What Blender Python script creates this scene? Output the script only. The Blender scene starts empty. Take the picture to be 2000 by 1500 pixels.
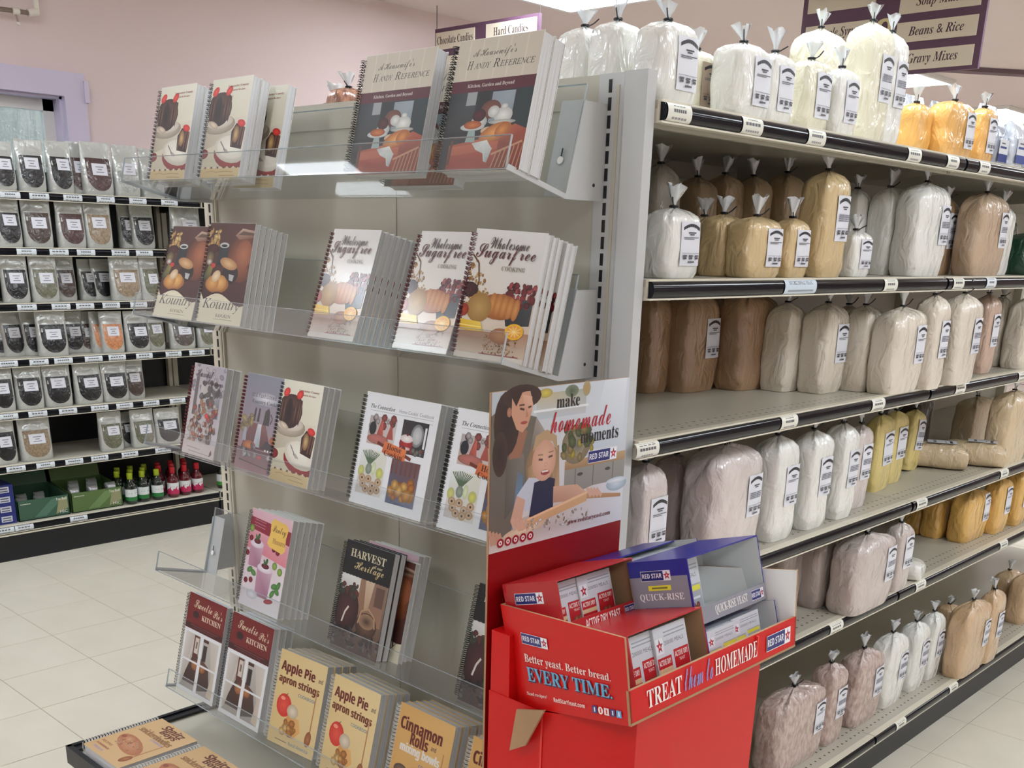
import bpy, math, random
from mathutils import Vector, Matrix
from mathutils.geometry import tessellate_polygon
random.seed(7)
PI = math.pi
SC = bpy.context.scene
COL = SC.collection

# ------------------------------------------------------------------ camera, world, exposure
cam = bpy.data.cameras.new('camera')
cam.sensor_width = 36.0
cam.lens = 36.7049
cam.shift_y = 0.2155
cam.clip_start = 0.02
cam.clip_end = 60
cam_ob = bpy.data.objects.new('camera', cam)
COL.objects.link(cam_ob)
yaw, pitch, roll = -0.7541078, 0.33564803, -0.02925408
fw = Vector((math.sin(yaw) * math.cos(pitch), math.cos(yaw) * math.cos(pitch), -math.sin(pitch)))
rt = fw.cross(Vector((0, 0, 1))).normalized()
dn = fw.cross(rt)
c, s = math.cos(roll), math.sin(roll)
rr, dd = rt * c + dn * s, dn * c - rt * s
up = -dd
cam_ob.matrix_world = Matrix(((rr.x, up.x, -fw.x, 1.10), (rr.y, up.y, -fw.y, -1.457), (rr.z, up.z, -fw.z, 1.46), (0, 0, 0, 1)))
SC.camera = cam_ob
SC.view_settings.view_transform = 'Standard'
SC.view_settings.look = 'None'
SC.view_settings.gamma = 1.0
SC.view_settings.use_curve_mapping = False
SC.view_settings.exposure = 0.0
world = bpy.data.worlds.new('world')
SC.world = world
world.use_nodes = True
world.node_tree.nodes['Background'].inputs[0].default_value = (0.84, 0.90, 0.93, 1)
world.node_tree.nodes['Background'].inputs[1].default_value = 3.5
LAMP = 13.8          # strength of every ceiling fixture's diffuser

# ------------------------------------------------------------------ colours and materials
def lin(v):
    v /= 255.0
    return v / 12.92 if v <= 0.04045 else ((v + 0.055) / 1.055) ** 2.4
def rgb(r, g=None, b=None):
    if g is None:
        r, g, b = r
    return (lin(r), lin(g), lin(b), 1.0)

MATS = {}
def mat(name, color, rough=0.5, metal=0.0, coat=0.0, coat_rough=0.1, noise=None, bump=None, emit=0.0, spec=0.5, alpha=1.0, stretch=(1, 1, 1), attr=False):
    """principled material; noise = (scale, amount[, colour2]) mottles the colour, bump = (scale, strength, distance)"""
    if name in MATS:
        return MATS[name]
    m = bpy.data.materials.new(name)
    m.use_nodes = True
    nt = m.node_tree
    p = nt.nodes['Principled BSDF']
    p.inputs['Base Color'].default_value = rgb(color)
    p.inputs['Roughness'].default_value = rough
    p.inputs['Metallic'].default_value = metal
    p.inputs['Coat Weight'].default_value = coat
    p.inputs['Coat Roughness'].default_value = coat_rough
    p.inputs['Specular IOR Level'].default_value = spec
    p.inputs['Alpha'].default_value = alpha
    src = None
    if attr:
        a = nt.nodes.new('ShaderNodeAttribute')
        a.attribute_name = 'Col'
        src = a.outputs['Color']
        nt.links.new(src, p.inputs['Base Color'])
    co = None
    if noise or bump:
        tc = nt.nodes.new('ShaderNodeTexCoord')
        mp = nt.nodes.new('ShaderNodeMapping')
        mp.inputs['Scale'].default_value = stretch
        nt.links.new(tc.outputs['Object'], mp.inputs['Vector'])
        co = mp.outputs['Vector']
    if noise:
        n = nt.nodes.new('ShaderNodeTexNoise')
        n.inputs['Scale'].default_value = noise[0]
        n.inputs['Detail'].default_value = 4
        nt.links.new(co, n.inputs['Vector'])
        r = nt.nodes.new('ShaderNodeMapRange')
        r.inputs['From Min'].default_value = 0.35
        r.inputs['From Max'].default_value = 0.65
        r.inputs['To Max'].default_value = noise[1]
        nt.links.new(n.outputs['Fac'], r.inputs['Value'])
        mx = nt.nodes.new('ShaderNodeMix')
        mx.data_type = 'RGBA'
        nt.links.new(r.outputs['Result'], mx.inputs['Factor'])
        if src:
            nt.links.new(src, mx.inputs['A'])
        else:
            mx.inputs['A'].default_value = rgb(color)
        c2 = noise[2] if len(noise) > 2 else tuple(v * 0.7 for v in color)
        mx.inputs['B'].default_value = rgb(c2)
        nt.links.new(mx.outputs['Result'], p.inputs['Base Color'])
    if bump:
        n = nt.nodes.new('ShaderNodeTexNoise')
        n.inputs['Scale'].default_value = bump[0]
        n.inputs['Detail'].default_value = 3
        if 'Distortion' in n.inputs:
            n.inputs['Distortion'].default_value = 0.6
        nt.links.new(co, n.inputs['Vector'])
        b = nt.nodes.new('ShaderNodeBump')
        b.inputs['Strength'].default_value = bump[1]
        b.inputs['Distance'].default_value = bump[2]
        nt.links.new(n.outputs['Fac'], b.inputs['Height'])
        nt.links.new(b.outputs['Normal'], p.inputs['Normal'])
        if coat:
            nt.links.new(b.outputs['Normal'], p.inputs['Coat Normal'])
    if emit:
        p.inputs['Emission Color'].default_value = rgb(color)
        p.inputs['Emission Strength'].default_value = emit
    MATS[name] = m
    return m

def film(name, tint, gloss=0.12, haze=0.25, rough=0.08, bumpy=True):
    """thin clear sheet: mostly lets light through, with a little haze and a fresnel shine"""
    m = bpy.data.materials.new(name)
    m.use_nodes = True
    nt = m.node_tree
    nt.nodes.clear()
    out = nt.nodes.new('ShaderNodeOutputMaterial')
    tr = nt.nodes.new('ShaderNodeBsdfTransparent')
    tr.inputs[0].default_value = rgb(tint)
    df = nt.nodes.new('ShaderNodeBsdfDiffuse')
    df.inputs[0].default_value = rgb(235, 238, 240)
    gl = nt.nodes.new('ShaderNodeBsdfGlossy')
    gl.inputs['Roughness'].default_value = rough
    m1 = nt.nodes.new('ShaderNodeMixShader')
    m1.inputs[0].default_value = haze
    nt.links.new(tr.outputs[0], m1.inputs[1])
    nt.links.new(df.outputs[0], m1.inputs[2])
    fr = nt.nodes.new('ShaderNodeFresnel')
    fr.inputs['IOR'].default_value = 1.45
    ge = nt.nodes.new('ShaderNodeNewGeometry')
    sb = nt.nodes.new('ShaderNodeMath')          # only the outer side of the sheet shines
    sb.operation = 'SUBTRACT'
    sb.inputs[0].default_value = 1.0
    nt.links.new(ge.outputs['Backfacing'], sb.inputs[1])
    a0 = nt.nodes.new('ShaderNodeMath')
    a0.operation = 'ADD'
    a0.inputs[1].default_value = gloss
    a0.use_clamp = True
    nt.links.new(fr.outputs[0], a0.inputs[0])
    ad = nt.nodes.new('ShaderNodeMath')
    ad.operation = 'MULTIPLY'
    nt.links.new(a0.outputs[0], ad.inputs[0])
    nt.links.new(sb.outputs[0], ad.inputs[1])
    m2 = nt.nodes.new('ShaderNodeMixShader')
    nt.links.new(ad.outputs[0], m2.inputs[0])
    nt.links.new(m1.outputs[0], m2.inputs[1])
    nt.links.new(gl.outputs[0], m2.inputs[2])
    if bumpy:
        tc = nt.nodes.new('ShaderNodeTexCoord')
        n = nt.nodes.new('ShaderNodeTexNoise')
        n.inputs['Scale'].default_value = 60
        nt.links.new(tc.outputs['Object'], n.inputs['Vector'])
        b = nt.nodes.new('ShaderNodeBump')
        b.inputs['Strength'].default_value = 0.5
        b.inputs['Distance'].default_value = 0.004
        nt.links.new(n.outputs['Fac'], b.inputs['Height'])
        nt.links.new(b.outputs['Normal'], gl.inputs['Normal'])
    nt.links.new(m2.outputs[0], out.inputs[0])
    MATS[name] = m
    return m

PRINT = mat('print_ink', (255, 255, 255), rough=0.42, attr=True)
GLOSS = mat('print_glossy', (255, 255, 255), rough=0.25, coat=0.6, coat_rough=0.12, attr=True)
METAL = mat('beige_metal', (196, 191, 176), rough=0.42, noise=(3, 0.12))
METALW = mat('light_grey_metal', (196, 198, 198), rough=0.4)
CREAM = mat('cream_metal', (222, 216, 198), rough=0.4)
BLACKM = mat('black_metal', (16, 18, 24), rough=0.42)
BLACKL = mat('black_label_strip', (12, 14, 22), rough=0.1, spec=0.3)
WHITEP = mat('white_paper', (238, 238, 236), rough=0.55)
PAGES = mat('page_edges', (222, 222, 222), rough=0.8, noise=(260, 0.5, (150, 152, 158)), stretch=(0.02, 0.02, 3))
BOARD = mat('cardboard_brown', (176, 140, 104), rough=0.8, noise=(18, 0.25))
RED = mat('red_cardboard', (204, 14, 14), rough=0.42, spec=0.35)
REDD = mat('dark_red_card', (140, 4, 10), rough=0.4, spec=0.35)
WIREB = mat('black_wire', (12, 12, 14), rough=0.25)
WIREM = mat('maroon_plastic', (84, 16, 30), rough=0.3)
WIREW = mat('white_wire', (225, 222, 214), rough=0.3)
WIREC = mat('chocolate_wire', (52, 22, 18), rough=0.3)
ACRYL = film('clear_acrylic', (251, 252, 252), gloss=0.0, haze=0.015, rough=0.03, bumpy=False)
ACRED = film('acrylic_edge', (190, 215, 225), gloss=0.12, haze=0.45, rough=0.1, bumpy=False)
FILM = film('bag_film', (232, 238, 240), gloss=0.16, haze=0.42, rough=0.1)
FILMC = film('clear_packet_film', (225, 235, 238), gloss=0.25, haze=0.2, rough=0.08)
TIE = mat('black_twist_tie', (10, 11, 16), rough=0.4)

# ------------------------------------------------------------------ object helpers
def link(name, me, parent=None, loc=None, M=None):
    o = bpy.data.objects.new(name, me)
    COL.objects.link(o)
    if parent is not None:
        o.parent = parent
    if M is not None:
        o.matrix_local = M
    elif loc is not None:
        o.location = loc
    return o

def thing(name, label, cat, loc=(0, 0, 0), M=None, group=None, rz=0.0):
    o = bpy.data.objects.new(name, None)
    o.empty_display_size = 0.05
    COL.objects.link(o)
    if M is not None:
        o.matrix_world = M
    else:
        o.location = loc
        o.rotation_euler = (0, 0, rz)
    return tag(o, label, cat, group)

def tag(o, label, cat, group=None):
    o['label'] = label
    o['category'] = cat
    if group:
        o['group'] = group
    return o

def structure(o):
    o['kind'] = 'structure'
    return o

def copy_tree(o, parent=None):
    c_ = o.copy()
    COL.objects.link(c_)
    if parent is not None:
        c_.parent = parent
    for ch in o.children:
        copy_tree(ch, c_)
    return c_

class MB:
    """mesh collector with one flat or per-corner colour per face and several materials"""
    def __init__(s):
        s.v, s.f, s.m, s.c, s.mats = [], [], [], [], []
    def mi(s, m):
        if m not in s.mats:
            s.mats.append(m)
        return s.mats.index(m)
    def face(s, pts, m, col=None):
        b = len(s.v)
        s.v.extend([tuple(p) for p in pts])
        s.f.append(tuple(range(b, b + len(pts))))
        s.m.append(s.mi(m))
        if col is None:
            col = (1, 1, 1, 1)
        s.c.append(col if isinstance(col[0], (tuple, list)) else [col] * len(pts))
    def grid(s, rows, m, closed=False, col=None):
        """rows of equal length joined into quads (shared vertices)"""
        b = len(s.v)
        n = len(rows[0])
        for r in rows:
            s.v.extend([tuple(p) for p in r])
        mi = s.mi(m)
        for i in range(len(rows) - 1):
            for j in range(n if closed else n - 1):
                k = (j + 1) % n
                s.f.append((b + i * n + j, b + i * n + k, b + (i + 1) * n + k, b + (i + 1) * n + j))
                s.m.append(mi)
                s.c.append([col or (1, 1, 1, 1)] * 4)
    def box(s, x0, y0, z0, x1, y1, z1, m, col=None):
        P = [(x0, y0, z0), (x1, y0, z0), (x1, y1, z0), (x0, y1, z0), (x0, y0, z1), (x1, y0, z1), (x1, y1, z1), (x0, y1, z1)]
        b = len(s.v)
        s.v.extend(P)
        for q in ((3, 2, 1, 0), (4, 5, 6, 7), (0, 1, 5, 4), (1, 2, 6, 5), (2, 3, 7, 6), (3, 0, 4, 7)):
            s.f.append(tuple(b + i for i in q))
            s.m.append(s.mi(m))
            s.c.append([col or (1, 1, 1, 1)] * 4)
    def prism(s, poly, t0, t1, m, axis='x'):
        """poly of 2-D points extruded along an axis; x: (y,z), y: (x,z), z: (x,y)"""
        def P(p, t):
            return (t, p[0], p[1]) if axis == 'x' else (p[0], t, p[1]) if axis == 'y' else (p[0], p[1], t)
        n = len(poly)
        b = len(s.v)
        s.v.extend([P(p, t0) for p in poly] + [P(p, t1) for p in poly])
        mi = s.mi(m)
        for i in range(n):
            k = (i + 1) % n
            s.f.append((b + i, b + k, b + n + k, b + n + i)); s.m.append(mi); s.c.append([(1, 1, 1, 1)] * 4)
        s.f.append(tuple(b + i for i in reversed(range(n)))); s.m.append(mi); s.c.append([(1, 1, 1, 1)] * n)
        s.f.append(tuple(b + n + i for i in range(n))); s.m.append(mi); s.c.append([(1, 1, 1, 1)] * n)
    def tube(s, pts, r, m, n=6, closed=False):
        P = [Vector(p) for p in pts]
        rows = []
        N = len(P)
        for i, p in enumerate(P):
            a = P[i - 1] if (i > 0 or closed) else P[0]
            b_ = P[(i + 1) % N] if (i < N - 1 or closed) else P[-1]
            d = (b_ - a).normalized()
            u = d.orthogonal().normalized() if not rows else (uo - d * uo.dot(d)).normalized()
            uo = u
            w = d.cross(u)
            rr_ = r[i] if isinstance(r, (list, tuple)) else r
            rows.append([p + (u * math.cos(2 * PI * k / n) + w * math.sin(2 * PI * k / n)) * rr_ for k in range(n)])
        if closed:
            rows.append(rows[0])
        s.grid(rows, m, closed=True)
        if not closed:
            s.face(list(reversed(rows[0])), m)
            s.face(rows[-1], m)
    def lathe(s, prof, cx, cy, m, n=14, col=None):
        s.grid([[(cx + r * math.cos(2 * PI * k / n), cy + r * math.sin(2 * PI * k / n), z) for k in range(n)] for r, z in prof], m, closed=True, col=col)
    def disc(s, r, z, m, n=14):
        s.face([(r * math.cos(2 * PI * k / n), r * math.sin(2 * PI * k / n), z) for k in range(n)], m)
    def mesh(s, name, smooth=False, weld=False):
        me = bpy.data.meshes.new(name)
        me.from_pydata(s.v, [], s.f)
        for m in s.mats:
            me.materials.append(m)
        me.polygons.foreach_set('material_index', s.m)
        if any(c_ != (1, 1, 1, 1) for l in s.c for c_ in l):
            a = me.color_attributes.new('Col', 'FLOAT_COLOR', 'CORNER')
            flat = [x for l in s.c for c_ in l for x in c_]
            a.data.foreach_set('color', flat)
        if smooth:
            me.polygons.foreach_set('use_smooth', [True] * len(s.f))
        me.update()
        return me
    def build(s, name, parent=None, loc=None, M=None, smooth=False):
        return link(name, s.mesh(name, smooth), parent, loc, M)

# ------------------------------------------------------------------ lettering
def fancy(txt, kind):
    if kind == 'sans':
        return txt
    base = {'serif': 0x1D400, 'italic': 0x1D434, 'bolditalic': 0x1D468, 'script': 0x1D4D0, 'sansbold': 0x1D5D4, 'mono': 0x1D670}[kind]
    o = ''
    for ch in txt:
        if 'A' <= ch <= 'Z':
            o += chr(base + ord(ch) - 65)
        elif 'a' <= ch <= 'z':
            u = base + 26 + ord(ch) - 97
            o += chr(0x210E if u == 0x1D455 else u)
        elif '0' <= ch <= '9' and kind == 'serif':
            o += chr(0x1D7CE + ord(ch) - 48)
        else:
            o += ch
    return o

TCACHE = {}
def _store(k, vs, fs):
    x0 = min(v[0] for v in vs); x1 = max(v[0] for v in vs)
    y0 = min(v[1] for v in vs); y1 = max(v[1] for v in vs)
    TCACHE[k] = ([((x - x0) / (x1 - x0), (y - y0) / (y1 - y0)) for x, y in vs], fs, (x1 - x0) / (y1 - y0))
def preload(words):
    """all lettering in one text block, one line each, then cut apart line by line (one font load)"""
    cu = bpy.data.curves.new('lettering', 'FONT')
    cu.body = '\n'.join(fancy(t_, k_) for t_, k_ in words)
    cu.resolution_u = 2
    cu.space_line = 4
    ob = bpy.data.objects.new('lettering', cu)
    me = ob.to_mesh()
    pitch_ = 4.0
    lines = [({}, []) for _ in words]
    co = [(v.co.x, v.co.y) for v in me.vertices]
    for p_ in me.polygons:
        ids = list(p_.vertices)
        i = int(round((.3 - sum(co[q][1] for q in ids) / len(ids)) / pitch_))
        mp, fs = lines[max(0, min(i, len(words) - 1))]
        fs.append(tuple(mp.setdefault(q, len(mp)) for q in ids))
    for w_, (mp, fs) in zip(words, lines):
        if fs:
            _store(tuple(w_), [co[q] for q in mp], fs)
    ob.to_mesh_clear()
    bpy.data.objects.remove(ob)
    bpy.data.curves.remove(cu)
def glyphs(txt, kind):
    """triangles of a word, normalised to 0..1 in both directions of its own box"""
    k = (txt, kind)
    if k not in TCACHE:
        cu = bpy.data.curves.new('lettering', 'FONT')
        cu.body = fancy(txt, kind)
        cu.resolution_u = 2
        ob = bpy.data.objects.new('lettering', cu)
        me = ob.to_mesh()
        vs = [(v.co.x, v.co.y) for v in me.vertices]
        fs = [tuple(p.vertices) for p in me.polygons]
        ob.to_mesh_clear()
        bpy.data.objects.remove(ob)
        bpy.data.curves.remove(cu)
        x0 = min(v[0] for v in vs); x1 = max(v[0] for v in vs)
        y0 = min(v[1] for v in vs); y1 = max(v[1] for v in vs)
        TCACHE[k] = ([((x - x0) / (x1 - x0), (y - y0) / (y1 - y0)) for x, y in vs], fs, (x1 - x0) / (y1 - y0))
    return TCACHE[k]

class Art:
    """flat print on a surface: layers of coloured shapes in 0..1 x 0..1, sent through a map (u, v, lift) -> point"""
    def __init__(s, mb, fmap, material=None, lift=0.0003, step=0.000006, aspect=1.0):
        s.mb, s.f, s.m, s.l, s.st, s.a = mb, fmap, material or PRINT, lift, step, aspect
        s.n = 0
    def _lv(s):
        s.n += 1
        return s.l + s.n * s.st
    def put(s, pts, col, div=False):
        l = s._lv()
        cols = [rgb(c_) for c_ in col] if isinstance(col[0], (tuple, list)) else rgb(col)
        s.mb.face([s.f(u, v, l) for u, v in pts], s.m, cols)
    def rect(s, x0, y0, x1, y1, col):
        s.put([(x0, y0), (x1, y0), (x1, y1), (x0, y1)], col)
    def poly(s, pts, col):
        l = s._lv()
        for t in tessellate_polygon([[Vector((p[0], p[1], 0)) for p in pts]]):
            q = [pts[i] for i in t]
            if (q[1][0] - q[0][0]) * (q[2][1] - q[0][1]) - (q[1][1] - q[0][1]) * (q[2][0] - q[0][0]) < 0:
                q.reverse()
            s.mb.face([s.f(u, v, l) for u, v in q], s.m, rgb(col))
    def ell(s, cx, cy, rx, ry, c0, c1=None, rot=0, n=18, a0=0, a1=2 * PI):
        l = s._lv()
        C0, C1 = rgb(c0), rgb(c1 or c0)
        cr, sr = math.cos(rot), math.sin(rot)
        full = a1 - a0 > 6.2
        P = []
        for k in range(n + (0 if full else 1)):
            t = a0 + (a1 - a0) * k / n
            x, y = rx * math.cos(t) * s.a, ry * math.sin(t)
            P.append((cx + (x * cr - y * sr) / s.a, cy + x * sr + y * cr))
        for k in range(n):
            p, q = P[k], P[(k + 1) % len(P)]
            s.mb.face([s.f(cx, cy, l), s.f(*p, l), s.f(*q, l)], s.m, [C0, C1, C1])
    def line(s, pts, w, col):
        for (xa, ya), (xb, yb) in zip(pts, pts[1:]):
            dx, dy = (xb - xa), (yb - ya) / max(s.a, 1e-6)
            L = math.hypot(dx, dy) or 1
            nx, ny = -dy / L * w / 2, dx / L * w / 2 * s.a
            s.put([(xa - nx, ya - ny), (xb - nx, yb - ny), (xb + nx, yb + ny), (xa + nx, ya + ny)], col)
    def text(s, txt, x, y, w, h, col, kind='serif', rot=0.0, shear=0.0):
        """the word fills the box x, y, w, h (lower-left corner)"""
        vs, fs, _ = glyphs(txt, kind)
        l = s._lv()
        C = rgb(col)
        cr, sr = math.cos(rot), math.sin(rot)
        for fc in fs:
            P = []
            for i in fc:
                a, b = vs[i]
                px, py = a * w + shear * b * h, b * h
                P.append(s.f(x + px * cr - py * sr * 1.0, y + px * sr + py * cr, l))
            s.mb.face(P, s.m, C)
    def scatter(s, x0, y0, x1, y1, n, r, cols, seed=1, ry=None, inside=None):
        rnd = random.Random(seed)
        k = 0
        for _ in range(n * 4):
            if k >= n:
                break
            x, y = rnd.uniform(x0, x1), rnd.uniform(y0, y1)
            if inside and not inside(x, y):
                continue
            k += 1
            q = r * rnd.uniform(0.6, 1.3)
            c_ = rnd.choice(cols)
            s.ell(x, y, q, (ry or r) * q / r, c_, tuple(v * 0.65 for v in c_), rot=rnd.uniform(0, 3), n=7)

preload([('Chocolate Candies', 'serif'), ('Hard Candies', 'serif'), ('Maple Syrup', 'bolditalic'), ('Soup Mixes', 'bolditalic'), ('Beans & Rice', 'bolditalic'), ('Gravy Mixes', 'bolditalic'), ('2', 'serif'), ('NUTRITIONAL YEAST', 'serif'), ('Lancaster County', 'serif'), ('Amish Recipes', 'serif'), ("A Housewife's", 'script'), ('H', 'italic'), ('ANDY', 'italic'), ('R', 'italic'), ('EFERENCE', 'italic'), ('Kitchen, Garden and Beyond', 'serif'), ('Kountry', 'italic'), ('KOOKIN', 'serif'), ('Wholesome', 'script'), ('Sugarfree', 'script'), ('COOKING', 'serif'), ('Harvest', 'script'), ('Blessings', 'script'), ('Old Fashioned', 'mono'), ('Country Cookin', 'serif'), ('The Connection', 'bolditalic'), ("Home Cookin' Cookbook", 'sans'), ('Home', 'serif'), ("Cookin'", 'serif'), ('Pantry', 'script'), ('Pleasures', 'serif'), ('HARVEST', 'serif'), ('of our', 'serif'), ('Heritage', 'script'), ('Sweetie', 'script'), ("Pie's", 'script'), ('KITCHEN', 'serif'), ('Apple Pie', 'sansbold'), ('and', 'sansbold'), ('apron strings', 'sansbold'), ('COOKBOOK', 'sansbold'), ('Rural America', 'sansbold'), ('Cinnamon', 'sansbold'), ('Rolls', 'sansbold'), ('mixing bowls', 'sansbold'), ('Shnitz', 'sansbold'), ('Boys', 'sansbold'), ('snickerdoodles', 'sansbold'), ('RECIPES', 'sansbold'), ('HOMEMADE', 'sansbold'), ('TREATS', 'sansbold'), ('HIC', 'sans'), ('Tea Ball', 'serif'), ('make', 'serif'), ('homemade', 'script'), ('moments', 'serif'), ('RED STAR', 'sansbold'), ('www.redstaryeast.com', 'serif'), ('Better yeast. Better bread.', 'serif'), ('EVERY TIME.', 'serif'), ('Need recipes?', 'serif'), ('RedStarYeast.com', 'sansbold'), ('TREAT', 'serif'), ('them to', 'script'), ('HOMEMADE', 'serif'), ('ACTIVE DRY YEAST', 'sansbold'), ('ACTIVE DRY', 'sansbold'), ('200000 MEALS', 'sans'), ('YEAST', 'sans'), ('QUICK-RISE YEAST', 'serif'), ('QUICK-RISE', 'serif')])

# ------------------------------------------------------------------ printed covers
K = (20, 16, 16)
def cov_cake(a):
    a.rect(0, 0, 1, 1, [(196, 186, 160), (214, 206, 182), (232, 230, 214), (222, 222, 204)])
    a.put([(0, .3), (1, .45), (1, .62), (0, .55)], [(176, 166, 146), (226, 222, 208), (222, 218, 202), (190, 180, 160)])
    a.ell(.3, .55, .42, .10, (206, 196, 180), (150, 138, 120))
    a.ell(.3, .58, .36, .07, (232, 226, 216), (196, 186, 172))
    a.ell(.28, .70, .30, .17, (74, 44, 34), (40, 22, 18))
    a.ell(.28, .79, .27, .08, (96, 60, 46), (50, 28, 22))
    a.ell(.24, .70, .09, .13, (22, 12, 12), (44, 26, 20))
    for x in (.04, .12, .40, .48, .53):
        a.ell(x, .70, .022, .13, (122, 86, 68), (70, 42, 34), rot=-.06)
    for x, y in ((.12, .88), (.46, .875)):
        a.ell(x, y, .085, .042, (236, 74, 62), (196, 36, 34), rot=.5)
    a.ell(.17, .55, .13, .03, (226, 214, 196), (178, 160, 138), rot=-.3)
    a.ell(.02, .26, .12, .05, (150, 24, 24), (104, 14, 18))
    a.ell(.74, .24, .46, .15, (176, 26, 26), (130, 14, 18), rot=-.12)
    a.ell(.72, .30, .44, .14, (236, 232, 218), (204, 198, 184), rot=-.12)
    a.ell(.72, .315, .37, .115, (240, 238, 226), (222, 216, 202), rot=-.12)
    a.line([(.42, .38), (.56, .29)], .02, (120, 120, 118))
    for d in (-.03, .0, .03):
        a.line([(.55 + d, .30), (.63 + d, .26)], .012, (128, 128, 124))
    a.put([(.68, .32), (.96, .29), (.99, .50), (.76, .55), (.66, .47)], [(64, 34, 26), (52, 28, 22), (82, 48, 36), (60, 34, 26), (44, 24, 20)])
    a.ell(.78, .44, .08, .085, (206, 176, 120), (120, 80, 50))
    for x in (.70, .86, .93):
        a.line([(x, .33), (x + .03, .51)], .022, (120, 84, 66))
    a.ell(.88, .545, .10, .035, (232, 66, 56), (190, 34, 32), rot=-.2)
    a.rect(.02, .0, .98, .115, [(190, 164, 112), (206, 182, 132), (214, 192, 144), (200, 176, 122)])
    for k in range(12):
        a.rect(.02 + k * .08, .108, .06 + k * .08, .128, (84, 34, 30) if k % 2 else (222, 206, 176))
    a.line([(.14, .075), (.3, .085), (.42, .07), (.6, .08), (.84, .07)], .010, (168, 138, 88))
    a.line([(.5, .04), (.88, .035)], .010, (160, 130, 84))
    a.text('Lancaster County', .42, .905, .50, .026, (150, 62, 50), 'serif')
    a.text('Amish Recipes', .52, .868, .33, .020, (158, 72, 60), 'serif')

def cov_handy(a):
    a.rect(0, 0, 1, 1, (200, 192, 176))
    for x in (.14, .3, .47, .63, .82):
        a.rect(x, .69, x + .02, 1, (208, 200, 184))
    a.text("A Housewife's", .20, .845, .52, .085, (92, 84, 76), 'script')
    a.text('H', .15, .775, .075, .062, K, 'italic')
    a.text('ANDY', .235, .775, .20, .044, K, 'italic')
    a.text('R', .465, .775, .075, .062, K, 'italic')
    a.text('EFERENCE', .55, .775, .40, .044, K, 'italic')
    a.rect(0, .60, 1, .69, (84, 28, 42))
    a.text('Kitchen, Garden and Beyond', .20, .628, .56, .034, (206, 196, 190), 'serif')
    a.rect(0, 0, 1, .60, [(40, 36, 36), (52, 30, 26), (38, 44, 50), (30, 36, 44)])
    a.rect(.0, .30, .34, .60, [(44, 42, 42), (54, 52, 50), (64, 72, 78), (34, 40, 46)])
    a.rect(.22, .50, .34, .60, (150, 156, 158))
    a.rect(.36, .44, .50, .60, (28, 32, 36))
    a.rect(.53, .36, .80, .59, [(132, 144, 152), (120, 134, 142), (150, 162, 170), (140, 152, 160)])
    a.rect(.84, .22, 1, .60, [(34, 48, 50), (28, 40, 44), (36, 52, 56), (34, 50, 54)])
    a.ell(.54, .46, .12, .07, (128, 78, 62), (96, 56, 46))
    a.put([(.10, .20), (.56, .25), (.86, .34), (1, .30), (1, .0), (.10, .0)], [(170, 84, 60), (186, 100, 70), (168, 88, 62), (150, 70, 50), (120, 58, 44), (136, 62, 46)])
    a.put([(.13, .19), (.70, .22), (.70, .16), (.13, .12)], [(196, 108, 80), (190, 100, 74), (176, 92, 66), (180, 94, 68)])
    a.put([(.13, .12), (.70, .16), (.68, .02), (.14, .0)], [(168, 76, 56), (172, 80, 58), (140, 62, 46), (140, 60, 44)])
    a.rect(.22, .025, .62, .10, (154, 70, 52))
    a.ell(.42, .37, .10, .05, (214, 216, 210), (160, 164, 162))
    a.ell(.41, .42, .08, .05, (86, 22, 28), (50, 14, 20))
    a.ell(.35, .335, .15, .03, (226, 226, 220), (178, 182, 180))
    a.ell(.35, .35, .11, .032, (204, 118, 58), (150, 74, 36))
    a.put([(.31, .31), (.39, .31), (.41, .22), (.29, .22)], (150, 168, 164))
    a.ell(.70, .41, .11, .06, (232, 232, 226), (180, 182, 178))
    a.ell(.58, .44, .07, .045, (222, 224, 218), (176, 178, 174))
    a.ell(.70, .475, .04, .02, (226, 226, 220), (180, 182, 178))
    a.ell(.70, .36, .16, .018, (206, 206, 198), (150, 150, 144))
    a.ell(.55, .30, .09, .03, (228, 210, 184), (186, 160, 130))
    a.ell(.64, .285, .19, .065, (228, 160, 86), (168, 96, 44), rot=.25)
    a.ell(.72, .30, .09, .05, (214, 142, 70), (160, 90, 42), rot=.4)
    a.put([(.38, .21), (.56, .23), (.64, .16), (.60, .11), (.44, .16)], [(196, 200, 198), (230, 232, 230), (206, 210, 208), (170, 176, 176), (214, 216, 214)])
    a.put([(.52, .18), (.64, .17), (.60, .06), (.56, .07)], [(220, 224, 222), (200, 204, 204), (160, 168, 168), (200, 206, 204)])
    for k in range(7):
        a.line([(.66 + k * .05, .02), (.70 + k * .05, .13 + k * .012)], .014, (186, 134, 104))
    a.line([(.64, .12), (.98, .21)], .018, (196, 146, 116))
    a.line([(.13, .24), (.12, .05)], .03, (96, 56, 44))

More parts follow.
